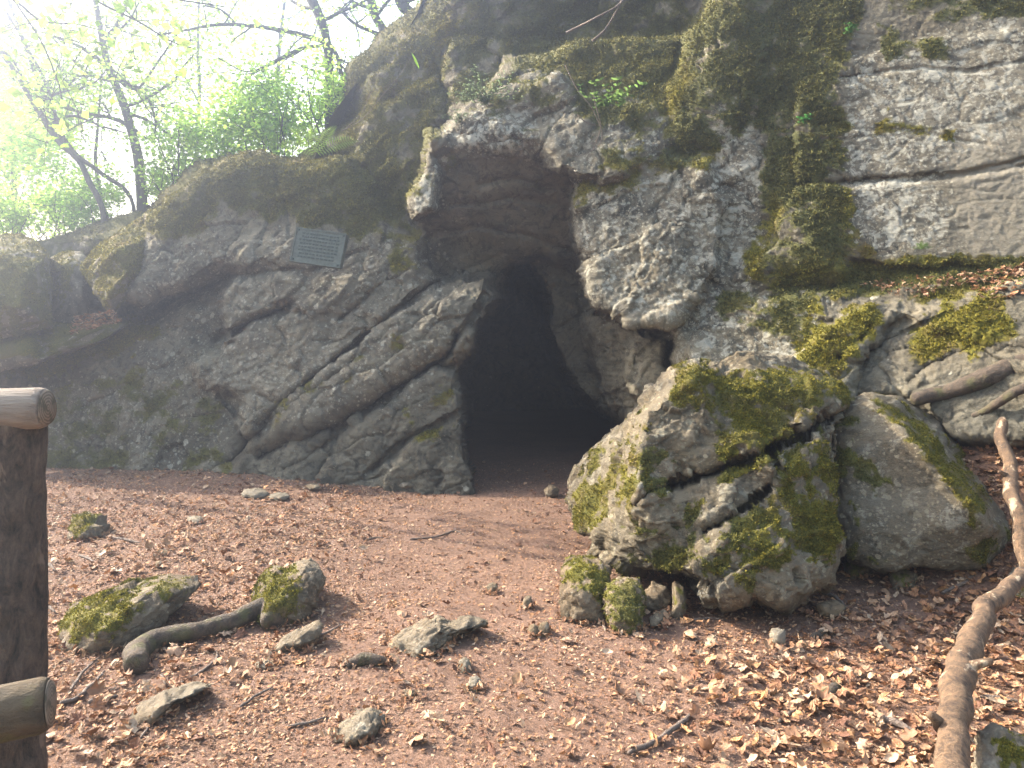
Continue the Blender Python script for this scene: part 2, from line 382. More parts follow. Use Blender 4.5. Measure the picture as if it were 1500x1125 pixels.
# ------------------------------------------------------------------ the cliff: blocks of rock, each with its own outline, distance and lean
ug = axis(-420, -30, 1530, 1950, 1.9, 14); vg = axis(-520, -20, 740, 800, 1.9, 10)
U, V = np.meshgrid(ug, vg); sh = U.shape; Uf, Vf = U.ravel(), V.ravel()
pn = np.stack([Uf / 55.0, Vf / 55.0, Uf * 0], 1)
dU = 9 * fbm(pn, 4, 21, 0.55); dV = 9 * fbm(pn + 40, 4, 22, 0.55)
Up, Vp = Uf + dU, Vf + dV
def plane(pts):
    A = np.array([(u, v, 1) for u, v, y in pts], float); q = np.array([1 / y for u, v, y in pts])
    return np.linalg.lstsq(A, q, rcond=None)[0]
NV = len(Uf)
D = np.full(NV, 1e3); ID = np.full(NV, -1, int)
blocks = []
def block(name, poly, pts, r=30, e=0.35, label=None, bulge=0.0, spl=None):
    c = plane(pts); s = sdist(poly, Up, Vp); m = s > -0.5
    y = 1 / np.clip(c[0] * Uf + c[1] * Vf + c[2], 0.03, 1)
    t = np.clip(s / r, 0, 1); y = y + e * (1 - np.sqrt(np.clip(1 - (1 - t) ** 2, 0, 1))) - bulge * sstep(0, r * 4, s)
    k = len(blocks); blocks.append((name, label))
    f = m & (y < D); D[f] = y[f]; ID[f] = k
SIL = [(-600, 500), (-200, 470), (60, 470), (120, 440), (170, 440), (205, 330), (215, 305), (240, 280), (290, 238), (350, 224), (440, 226), (470, 215), (480, 190), (500, 140), (507, 95), (560, 45), (612, 5), (640, -60), (700, -200), (760, -600), (2100, -600), (2100, 900), (-600, 900)]
block('rock_wall', SIL, [(200, 400, 10.6), (200, 700, 10.3), (700, 100, 10.2), (700, 700, 10.2), (1500, 300, 8.2), (1500, 0, 8.4)], 60, 1.2)
block('rock_mound', [(505, 100), (560, 48), (620, 5), (650, -80), (760, -120), (760, 60), (650, 150), (520, 200), (480, 200)], [(520, 180, 10.2), (640, 150, 9.9), (620, 10, 12.2), (700, -60, 12.4)], 40, 0.8, 'dark mossy hump at the cliff top beside the sky')
block('rock_mound', [(636, 60), (645, 25), (690, 5), (760, 0), (860, 5), (1010, -40), (1080, -300), (1300, -520), (1300, 100), (990, 160), (900, 200), (660, 170), (640, 110)], [(650, 150, 9.2), (990, 150, 8.6), (700, 10, 10.3), (1000, 0, 9.6), (1100, -300, 12)], 35, 0.7, 'rounded mossy boss with a sunlit rim')
block('rock_ledge', [(455, 205), (540, 150), (600, 118), (645, 92), (675, 150), (660, 230), (640, 300), (640, 420), (560, 430), (530, 300), (500, 236)], [(480, 230, 9.9), (560, 150, 10.1), (640, 105, 9.9), (600, 380, 9.3), (650, 250, 9.2)], 34, 0.5, 'sloping mossy shelf above the plaque block')
block('rock_block', [(170, 448), (200, 360), (212, 315), (245, 278), (292, 240), (350, 224), (430, 230), (505, 238), (548, 270), (575, 320), (622, 345), (640, 420), (640, 500), (560, 500), (470, 440), (420, 400), (325, 402), (270, 425), (200, 458)], [(200, 440, 9.25), (330, 400, 8.85), (600, 420, 8.55), (300, 240, 9.7), (520, 240, 9.5), (460, 350, 8.85)], 32, 0.55, 'moss capped block carrying the plaque')
block('rock_slab', [(-420, 640), (-100, 560), (0, 528), (80, 492), (205, 466), (330, 418), (420, 395), (640, 402), (720, 404), (735, 450), (690, 520), (682, 600), (700, 720), (715, 830), (-420, 830)], [(0, 685, 9.5), (300, 696, 8.62), (690, 712, 7.95), (100, 500, 9.9), (330, 430, 9.25), (680, 430, 8.75)], 26, 0.45, 'broad grey slab forming the lower left cliff')
block('rock_block', [(332, 404), (420, 392), (520, 400), (575, 430), (545, 470), (470, 462), (400, 452), (336, 492), (312, 440)], [(330, 490, 8.85), (330, 405, 9.0), (570, 430, 8.5), (500, 400, 8.72), (450, 460, 8.62)], 14, 0.22, 'pale rough block just under the plaque')
block('rock_block', [(338, 492), (420, 455), (560, 440), (640, 430), (600, 480), (480, 560), (400, 610), (372, 640), (345, 620), (350, 590), (300, 570), (285, 530)], [(300, 560, 8.72), (340, 600, 8.6), (600, 440, 8.42), (400, 600, 8.42), (450, 460, 8.72)], 16, 0.2, 'worn grey block in the middle of the left cliff')
block('rock_slab', [(355, 655), (410, 590), (520, 506), (610, 432), (665, 402), (712, 406), (728, 440), (700, 500), (672, 528), (640, 528), (545, 588), (470, 634), (380, 668)], [(370, 650, 8.35), (540, 585, 8.15), (690, 510, 8.05), (620, 430, 8.35), (410, 590, 8.5)], 34, 0.42, 'long leaning slab left of the cave mouth, upper one')
block('rock_slab', [(300, 700), (360, 665), (470, 632), (505, 640), (470, 690), (440, 760), (300, 760)], [(300, 695, 8.5), (500, 640, 8.3), (450, 700, 8.2)], 14, 0.2, 'low dark wedge at the foot of the left cliff')
block('rock_slab', [(460, 700), (505, 635), (560, 590), (640, 530), (668, 540), (682, 600), (690, 650), (706, 715), (720, 830), (440, 830)], [(480, 700, 8.05), (690, 700, 7.8), (650, 545, 8.12), (560, 600, 8.2)], 16, 0.3, 'leaning slab left of the cave mouth, lower one')
block('rock_slab', [(560, 700), (600, 650), (680, 600), (688, 650), (704, 715), (716, 830), (540, 830)], [(600, 700, 7.78), (690, 710, 7.7), (680, 610, 7.95), (600, 650, 7.98)], 12, 0.15, 'rounded footing of rock at the left of the cave mouth')
# alcove under the lip
block('cave_ceiling', [(606, 330), (630, 200), (780, 180), (870, 240), (880, 460), (830, 395), (790, 372), (750, 395), (735, 440), (700, 420), (640, 410)], [(640, 330, 8.75), (640, 230, 8.25), (840, 270, 8.35), (840, 380, 9.1), (740, 400, 9.3)], 20, 0.2, 'smooth dark alcove over the cave mouth')
block('cave_wall', [(762, 385), (790, 366), (850, 360), (890, 440), (940, 560), (915, 625), (850, 578), (815, 520), (785, 450)], [(800, 400, 14.5), (880, 430, 9.6), (850, 578, 11.5), (915, 612, 9.2)], 26, 0.6, 'dim inner side wall of the cave')
block('cave_wall', [(864, 450), (900, 445), (990, 450), (1010, 540), (985, 625), (920, 622), (890, 590), (868, 540), (860, 490)], [(990, 500, 7.6), (960, 600, 7.6), (870, 480, 8.3), (885, 580, 8.5)], 30, 0.6, 'shaded rock bulge inside the cave mouth')
block('cave_wall', [(905, 500), (935, 480), (975, 500), (978, 560), (940, 590), (910, 560)], [(910, 500, 7.8), (970, 500, 7.4), (940, 580, 7.55)], 16, 0.2, 'small lump in the shaded niche under the hanging block')
# void
vs = sdist([(706, 830), (702, 716), (690, 655), (679, 590), (673, 540), (700, 494), (736, 440), (742, 405), (770, 385), (795, 400), (815, 520), (852, 580), (906, 617), (990, 620), (1000, 830)], Up, Vp)
k = len(blocks); blocks.append(('cave_interior', 'black interior of the cave'))
f = vs > 0; D[f] = np.maximum(D[f], 0) * 0 + 9.2 + np.clip(vs[f] / 12, 0, 1) ** 0.6 * 7.5; ID[f] = k
# lip, hanging mass, right wall
block('rock_lip', [(600, 285), (615, 245), (632, 205), (660, 185), (690, 160), (740, 130), (820, 120), (880, 170), (880, 240), (845, 268), (800, 240), (775, 214), (700, 226), (658, 214), (642, 232), (648, 268), (642, 312), (604, 322)], [(605, 320, 8.15), (640, 220, 7.95), (780, 215, 7.7), (850, 260, 7.6), (700, 150, 8.4), (860, 160, 8.2)], 12, 0.28, 'lichen spotted overhanging lip above the cave')
block('rock_block', [(655, 190), (700, 130), (760, 88), (870, 62), (1010, 60), (1040, 150), (980, 235), (900, 262), (848, 270), (812, 245), (790, 215), (720, 205)], [(700, 190, 7.95), (790, 215, 7.72), (850, 262, 7.55), (1000, 200, 7.4), (760, 90, 8.8), (1000, 70, 8.4)], 22, 0.3, 'dark mossy mass hanging over the cave top')
WALL = [(850, 400, 7.45), (980, 480, 7.15), (850, 260, 7.75), (1240, 400, 6.55), (1500, 380, 6.0), (1500, 0, 6.9), (1060, 0, 7.9)]
block('rock_wall', [(836, 310), (850, 262), (900, 235), (960, 216), (1000, 120), (1060, -20), (1080, -600), (2100, -600), (2100, 620), (1150, 620), (990, 640), (985, 500), (965, 474), (925, 478), (868, 455), (853, 420), (846, 360)], WALL, 24, 0.45, 'big grey wall to the right of the cave')
block('rock_block', [(838, 312), (852, 264), (905, 234), (965, 218), (1040, 232), (1075, 300), (1060, 400), (1010, 470), (968, 472), (925, 476), (870, 453), (854, 418), (847, 360)], [(y[0], y[1], y[2] - 0.16) for y in WALL], 20, 0.3, 'pale lichened block hanging at the right of the cave')
block('rock_block', [(915, 455), (965, 440), (1000, 448), (990, 470), (930, 478)], [(y[0], y[1], y[2] - 0.17) for y in WALL], 8, 0.12, 'fresh broken underside of the hanging block')
block('rock_rib', [(958, 210), (985, 120), (1005, 50), (1040, -20), (1110, -60), (1140, 60), (1120, 170), (1060, 225), (1000, 236)], [(y[0], y[1], y[2] - 0.16) for y in WALL], 60, 0.35, 'brown mossy rib between the dark mass and the wall')
block('rock_rib', [(1075, 400), (1130, 290), (1180, 260), (1240, 330), (1265, 400), (1230, 430), (1090, 420)], [(y[0], y[1], y[2] - 0.14) for y in WALL], 70, 0.28, 'mossy buttress low on the right wall')
block('rock_block', [(1165, 115), (1350, 55), (1850, 20), (2100, -40), (2100, 260), (1500, 240), (1400, 258), (1170, 265)], [(y[0], y[1], y[2] - 0.05) for y in WALL], 9, 0.03, 'upper bed of the bare grey wall')
block('rock_block', [(1165, 278), (1400, 262), (1500, 245), (2100, 250), (2100, 420), (1500, 395), (1330, 390), (1175, 370)], [(y[0], y[1], y[2] - 0.08) for y in WALL], 9, 0.03, 'lower bed of the bare grey wall')
block('rock_block', [(1015, 470), (1045, 430), (1110, 425), (1200, 432), (1240, 470), (1220, 560), (1100, 600), (1010, 560), (1000, 510)], [(1020, 560, 6.6), (1020, 440, 6.95), (1220, 540, 6.1), (1200, 430, 6.45)], 20, 0.25, 'dark lichened rock behind the big boulder')
block('rock_ledge', [(1150, 440), (1240, 412), (1350, 398), (1480, 385), (1700, 330), (2100, 300), (2100, 640), (1500, 520), (1300, 470), (1180, 470)], [(1240, 420, 6.4), (1480, 392, 5.95), (1300, 470, 6.0), (1500, 440, 5.55)], 16, 0.3, 'long ledge under the bare wall strewn with leaves')
block('rock_slab', [(1150, 545), (1200, 478), (1275, 430), (1330, 428), (1330, 470), (1270, 520), (1240, 600), (1150, 620)], [(1160, 550, 6.0), (1330, 440, 6.0), (1250, 580, 5.75), (1250, 460, 6.1)], 18, 0.25, 'mossy slab behind the boulders')
block('rock_slab', [(1225, 580), (1270, 515), (1310, 465), (1390, 420), (1480, 405), (1700, 380), (1900, 400), (1900, 660), (1400, 660), (1340, 600)], [(1250, 590, 5.85), (1320, 470, 6.0), (1480, 410, 5.65), (1500, 500, 5.35), (1380, 580, 5.5)], 22, 0.35, 'broad slab with a bright moss cushion at the right')

# cracks and joints: polyline, width px, depth m
cracks = [([(150, 470), (210, 458), (260, 440), (300, 415), (335, 400)], 9, 0.35), ([(318, 492), (345, 485), (400, 455), (430, 445)], 4, 0.22), ([(290, 530), (318, 512), (345, 500)], 4, 0.15),
          ([(300, 700), (345, 672), (362, 652), (358, 620), (322, 580)], 3, 0.14), ([(362, 652), (400, 600), (500, 518), (600, 440), (640, 412)], 4, 0.25),
          ([(380, 668), (470, 634), (545, 585), (620, 545), (660, 515), (668, 490)], 4, 0.28), ([(545, 690), (600, 645), (650, 615), (682, 600)], 3, 0.12), ([(535, 697), (560, 670), (600, 640)], 2.5, 0.12), ([(665, 500), (690, 470), (715, 430)], 4, 0.14),
          ([(1232, 116), (1290, 105), (1350, 100), (1420, 104), (1500, 90), (1850, 80)], 2.2, 0.07), ([(1230, 265), (1290, 262), (1370, 255), (1410, 254), (1500, 232)], 2.4, 0.09),
          ([(1190, 187), (1235, 175), (1260, 170)], 2, 0.05), ([(1245, 190), (1310, 190), (1360, 195), (1420, 205), (1445, 213)], 2, 0.05), ([(1430, 268), (1470, 262), (1500, 255)], 1.8, 0.04), ([(1300, 155), (1350, 144)], 1.8, 0.04), ([(1350, 325), (1390, 338), (1420, 337)], 2, 0.04), ([(1395, 330), (1455, 315)], 1.6, 0.03),
          ([(1450, 240), (1492, 236)], 1.5, 0.03), ([(1478, 165), (1505, 172)], 2, 0.04), ([(1250, 52), (1300, 50)], 2, 0.06), ([(1070, 440), (1110, 436), (1155, 435)], 3, 0.08), ([(1330, 560), (1360, 535), (1400, 520), (1460, 500)], 3, 0.08), ([(1300, 500), (1360, 470), (1400, 452)], 3, 0.08), ([(1230, 520), (1262, 495), (1275, 480)], 4, 0.10),
          ([(620, 350), (700, 330), (780, 345), (840, 370)], 5, 0.06), ([(660, 300), (740, 290), (810, 300)], 5, 0.05), ([(700, 270), (760, 262), (810, 275)], 6, 0.05), ([(925, 560), (935, 520), (960, 500)], 3, 0.05), ([(400, 250), (420, 300), (425, 345)], 3, 0.06), ([(500, 470), (540, 430), (600, 395)], 3, 0.08), ([(220, 640), (260, 615), (330, 605)], 3, 0.05), ([(120, 600), (200, 560), (240, 540)], 4, 0.06), ([(420, 690), (470, 655), (500, 640)], 3, 0.08)]
cU, cV = Uf + 0.45 * dU, Vf + 0.45 * dV
for pl, wd, dp in cracks:
    d = ldist(pl, cU, cV); n_ = 0.6 + 0.8 * np.clip(perlin(np.stack([Uf / 18, Vf / 18, Uf * 0 + 3], 1), 4) + 0.5, 0, 1)
    D = D + np.where(Uf > 1060, 0.7, 1.5) * dp * np.exp(-(d / (wd * n_ * .72)) ** 2) * (ID != k)
# soften
Dg = D.reshape(sh)
def blur(a):
    b = a.copy(); b[1:-1, 1:-1] = (a[1:-1, 1:-1] * 4 + a[:-2, 1:-1] * 2 + a[2:, 1:-1] * 2 + a[1:-1, :-2] * 2 + a[1:-1, 2:] * 2 + a[:-2, :-2] + a[2:, 2:] + a[:-2, 2:] + a[2:, :-2]) / 16; return b
sky = Dg > 500
Dg = np.where(sky, 11.5, Dg); Dg = blur(blur(Dg)); D = Dg.ravel()
CV = np.stack([(Uf - 750) / F * D, D, CAMZ + (HZ - Vf) / F * D], 1)
nv, nu = sh
i = (np.arange(nv - 1)[:, None] * nu + np.arange(nu - 1)[None]).ravel()
T2 = np.concatenate([np.stack([i, i + nu, i + 1], 1), np.stack([i + 1, i + nu, i + nu + 1], 1)])
N = vnormals(CV, T2)
# broken rock relief, along the surface normal
th = math.radians(32)
bx = CV[:, 0] * math.cos(th) + CV[:, 2] * math.sin(th); bz = -CV[:, 0] * math.sin(th) + CV[:, 2] * math.cos(th)
right = sstep(900, 1100, Uf)
pb = np.stack([np.where(right > 0.5, CV[:, 0], bx) * 1.1, CV[:, 1] * 1.4, np.where(right > 0.5, CV[:, 2] + 0.1 * CV[:, 0], bz) * 2.1], 1)
pw = pb + 0.14 * np.stack([fbm(pb * 1.5, 3, 31), fbm(pb * 1.5 + 9, 3, 32), fbm(pb * 1.5 + 19, 3, 33)], 1)
fa, fe, fr = facets(pw * 1.1, 41); fb, fe2, fr2 = facets(pw * 3.1, 42); fc, fe3, _ = facets(pw * 8.0, 43)
smoothw = sstep(1225, 1290, Uf) * sstep(420, 370, Vf)          # the bare wall is flatter
inside = (ID == k)
amp = (1 - 0.72 * smoothw)
al = sdist([(610, 330), (640, 235), (780, 225), (845, 270), (850, 400), (780, 380), (640, 400)], Uf, Vf) > 0
amp = np.where(al, 0.45, amp); amp = amp * (1 - 0.3 * right)
disp = 0.10 * fbm(CV * 0.9, 3, 50) + 0.062 * fa * 0.6 + 0.020 * fb * 0.7 + 0.012 * fc + 0.010 * fbm(CV * 4, 5, 52, 0.68) - 0.05 * np.exp(-fe / 0.025) * (fr > 0.4) - 0.02 * np.exp(-fe2 / 0.03) * (fr2 > 0.6)
fd, fde, _ = facets(CV * 17 * [1, 1, 1.4], 44); disp = disp * amp + (0.008 * fd + 0.006 * fbm(CV * 30, 2, 53)) * np.sqrt(amp)
edge = np.zeros(sh, bool); edge[0] = edge[-1] = True; edge[:, 0] = edge[:, -1] = True
CV = CV + N * (disp * (~edge.ravel()))[:, None]
CVg = CV
N = vnormals(CV, T2)
# moss, lichen and clean rock: where they grow in the place
def blob(polys, soft=18):
    r = np.zeros(NV)
    for poly, s_ in polys: r = np.maximum(r, s_ * sstep(-soft, soft, sdist(poly, Up, Vp)))
    return r
mossmask = blob([([(205, 350), (215, 300), (290, 232), (350, 215), (520, 225), (565, 270), (560, 345), (470, 335), (400, 325), (330, 300), (300, 330), (230, 350)], .95),
    ([(-20, 545), (80, 492), (205, 462), (240, 480), (180, 520), (60, 560)], .9), ([(60, 560), (200, 540), (330, 600), (330, 690), (60, 690)], .42),
    ([(480, 220), (500, 90), (640, -80), (760, -90), (700, 60), (650, 150), (600, 250), (500, 250)], .8), ([(470, 240), (640, 95), (660, 240), (620, 330), (560, 330)], .78), ([(560, 300), (620, 320), (620, 400), (580, 400)], .6),
    ([(636, 40), (700, 0), (1010, -30), (1010, 120), (900, 170), (760, 90), (660, 160)], .8), ([(900, 130), (1010, 90), (970, 215), (880, 240), (860, 180)], .7), ([(690, 150), (760, 90), (900, 80), (900, 200), (800, 190), (700, 180)], .45),
    ([(960, 215), (990, 60), (1060, -80), (1290, -80), (1235, 100), (1240, 260), (1260, 380), (1320, 400), (1230, 440), (1080, 410), (1120, 300), (1110, 180), (1050, 240), (990, 240)], .8),
    ([(838, 320), (850, 265), (960, 215), (1030, 235), (960, 270), (870, 290)], .62), ([(1280, 30), (1380, 50), (1400, 85), (1300, 90)], .6), ([(1270, -40), (1850, -40), (1850, 25), (1400, 30), (1300, 20)], .6),
    ([(1230, 330), (1290, 380), (1500, 370), (1850, 340), (1850, 400), (1300, 420), (1200, 430)], .9), ([(1300, 160), (1400, 190), (1400, 205), (1280, 200)], .55),
    ([(1165, 530), (1190, 460), (1290, 440), (1300, 480), (1250, 520), (1220, 560)], .85), ([(1330, 500), (1380, 440), (1475, 435), (1480, 490), (1420, 525), (1350, 530)], .92), ([(1320, 425), (1420, 400), (1450, 410), (1400, 440)], .8),
    ([(1040, 430), (1200, 425), (1230, 470), (1180, 500), (1060, 470)], .6), ([(600, 560), (660, 540), (680, 640), (600, 650)], .25), ([(390, 600), (560, 500), (600, 500), (400, 640)], .2)])
brown = blob([([(940, 230), (990, 60), (1060, -80), (1290, -80), (1240, 120), (1240, 380), (1080, 400), (1100, 200), (1000, 250)], 1), ([(1030, 420), (1240, 400), (1850, 330), (1850, 390), (1240, 440), (1180, 510), (1030, 500)], .8), ([(480, 260), (500, 60), (640, -100), (1000, -100), (1000, 230), (850, 230), (640, 250), (560, 400)], .8), ([(200, 350), (290, 235), (560, 240), (570, 400), (300, 330)], .85), ([(40, 570), (330, 560), (330, 700), (40, 700)], .9), ([(1240, -60), (1850, -60), (1850, 120), (1240, 120)], .9)], 25)
yel = blob([([(1075, 405), (1100, 330), (1130, 290), (1150, 310), (1120, 360), (1110, 410)], 1), ([(958, 215), (985, 130), (1000, 90), (1015, 110), (990, 170), (970, 215)], 1), ([(1150, 560), (1190, 440), (1300, 440), (1300, 500), (1240, 560)], 1), ([(1330, 520), (1370, 430), (1480, 430), (1480, 520)], 1), ([(640, 60), (640, 20), (700, 0), (700, 20), (660, 50), (650, 110)], .9), ([(0, 540), (80, 490), (200, 465), (180, 500), (60, 540)], .9), ([(640, 215), (690, 170), (760, 110), (790, 100), (700, 180), (660, 200)], .9), ([(480, 200), (560, 130), (640, 95), (650, 115), (560, 160), (500, 220)], .7)], 12)
upn = np.clip(N[:, 2], -1, 1)
mn = fbm(CV * 3.2, 5, 61, 0.6)
mossmask = mossmask * (1 - 0.75 * blob([([(596, 330), (615, 250), (640, 205), (700, 150), (780, 130), (800, 215), (700, 232), (655, 240), (650, 330)], 1)], 8))
moss = np.clip(mossmask * 0.95 + 0.55 * mn * (mossmask > 0.05) + 0.28 * np.clip(upn, -0.5, 1) + 0.25 * np.clip(mn, 0, 1) * 0.5 - 0.06, 0, 1) * (1 - 0.8 * smoothw * (mossmask < 0.3)) * (~inside)
brown = brown * np.where(Uf < 640, .7, 1)
tone = np.clip(brown - yel + 0.3 * fbm(CV * 2, 3, 62), 0, 1)
lich = blob([([(655, 190), (700, 160), (780, 150), (790, 215), (770, 222), (700, 226), (660, 215)], 1), ([(600, 290), (620, 245), (645, 240), (645, 312), (604, 322)], 1), ([(760, 90), (1000, 60), (1000, 240), (840, 268), (790, 215)], .55), ([(838, 320), (855, 262), (1050, 235), (1130, 330), (1100, 480), (960, 475), (860, 450)], .75),
    ([(1040, 60), (1110, 150), (1120, 300), (1060, 400), (1010, 300), (1050, 150)], .9), ([(1230, 110), (1300, 60), (1500, 20), (1500, 200), (1380, 240), (1400, 380), (1240, 370)], .85), ([(1000, 430), (1200, 420), (1220, 540), (1010, 540)], .8), ([(200, 350), (600, 340), (700, 420), (600, 600), (200, 640)], .42), ([(60, 560), (330, 560), (330, 690), (60, 690)], .45), ([(980, 470), (1010, 470), (1010, 560), (985, 560)], 1)], 20)
clean = np.maximum(blob([([(1370, 200), (1850, 120), (1850, 380), (1420, 380), (1400, 300)], 1), ([(1250, 120), (1400, 100), (1850, 20), (1850, 380), (1400, 380), (1250, 330)], .35), ([(915, 450), (1000, 445), (990, 480), (930, 480)], 1)], 30), blob([([(320, 400), (700, 400), (700, 560), (500, 620), (330, 600)], .35)], 30))
ATT = np.stack([moss, tone, lich, np.clip(clean + 0.25 * fbm(CV * 1.5, 3, 66) * clean, 0, 1)], 1)
# split the sheet of rock into its blocks
quad = np.stack([i, i + nu, i + nu + 1, i + 1], 1)
skyf = sky.ravel(); ok = ~(skyf[quad].all(1))
fid = ID[quad].max(1)
cliff = None
rk_mats = M_cliff
def submesh(name, sel, parent):
    q = quad[sel & ok]
    if len(q) == 0: return None
    us, inv = np.unique(q, return_inverse=True)
    return mk(name, CV[us], inv.reshape(-1, 4), M_cliff, parent, True, ATT[us])
cliff = submesh('cliff', fid <= 0, None); tag(cliff, kind='structure')
for b_i, (nm, lb) in enumerate(blocks):
    if b_i == 0: continue
    o = submesh(nm, fid == b_i, cliff)
    if o and lb: o['label'] = lb

# hill behind and above the cliff (forest floor the trees stand on)
silu = np.array([-600, -200, 0, 60, 130, 205, 240, 290, 350, 470, 500, 560, 612, 700, 800, 2200]); silv = np.array([400, 400, 400, 395, 380, 330, 300, 262, 250, 245, 170, 85, 40, -150, -450, -450])
hx = axis(-40, -9, 9, 40, 0.15, 2.0); hy = np.concatenate([np.arange(10.4, 14, 0.2), np.arange(14, 60, 1.5)])
HX, HY = np.meshgrid(hx, hy); hu = 750 + F * HX / 11.0
HZv = CAMZ + (HZ - np.interp(hu, silu, silv)) / F * 11.0 - 0.2
HZv = HZv + 0.12 * fbm(np.stack([HX.ravel(), HY.ravel(), HX.ravel() * 0], 1) * 0.8, 4, 71).reshape(HX.shape) - 0.03 * (HY - 10.4)
HV = np.stack([HX.ravel(), HY.ravel(), HZv.ravel()], 1); hn = len(hx)
j = (np.arange(len(hy) - 1)[:, None] * hn + np.arange(hn - 1)[None]).ravel()
ha = np.zeros((len(HV), 4)); ha[:, 0] = 0.75 + 0.4 * fbm(HV * 1.2, 3, 72); ha[:, 1] = 0.5
hill = mk('hill', HV, np.stack([j, j + 1, j + hn + 1, j + hn], 1), M_cliff, None, True, np.clip(ha, 0, 1)); tag(hill, kind='structure')
def hill_z(x, y):
    u = 750 + F * x / 11.0; return CAMZ + (HZ - np.interp(u, silu, silv)) / F * 11.0 - 0.25 - 0.03 * (y - 10.4)

# ------------------------------------------------------------------ moss fibres standing on rock
TUFTS = []
def add_tufts(acc, V_, N_, M_, count, size, thr=0.55, area=None):
    w_ = np.clip(M_[:, 0] - thr, 0, 1) + 1e-9
    if area is not None: w_ = w_ * area
    w_ /= w_.sum(); c = rng.choice(len(V_), count, p=w_)
    P = V_[c] + rng.normal(0, size * 0.6, (count, 3)) ; n = N_[c]
    P = P - n * ((P - V_[c]) * n).sum(1, keepdims=True)
    d = n + rng.normal(0, 0.55, (count, 3)); d /= np.linalg.norm(d, axis=1, keepdims=True)
    s = np.cross(d, rng.normal(0, 1, (count, 3))); s /= np.linalg.norm(s, axis=1, keepdims=True) + 1e-9
    L = size * rng.uniform(0.5, 1.4, (count, 1)); W = L * rng.uniform(0.22, 0.5, (count, 1))
    P = P - n * size * 0.15
    VV = np.stack([P - s * W, P + s * W, P + d * L], 1).reshape(-1, 3)
    tn = M_[c, 1][:, None]; r = rng.random((count, 1))
    g1 = np.array([0.060, 0.062, 0.010]) * (1 - r) + np.array([0.22, 0.185, 0.022]) * r
    g2 = np.array([0.034, 0.038, 0.013]) * (1 - r) + np.array([0.145, 0.138, 0.042]) * r
    cc = g1 * (1 - tn) + g2 * tn
    cc = np.concatenate([cc, np.ones((count, 1))], 1)
    acc.add(VV, None, np.arange(count * 3).reshape(-1, 3), np.repeat(cc, 3, 0))
vis = (Uf > -40) & (Uf < 1540) & (Vf > -40) & (~skyf) & (~inside)
a_ = Acc(); add_tufts(a_, CV[vis], N[vis], ATT[vis], 170000, 0.022, 0.5, (CV[vis][:, 1] / 8) ** 2)
cm = a_.build('moss', M_mossfib, cliff, False); cm['kind'] = 'stuff'; cm['label'] = 'shaggy moss growing over the cliff'

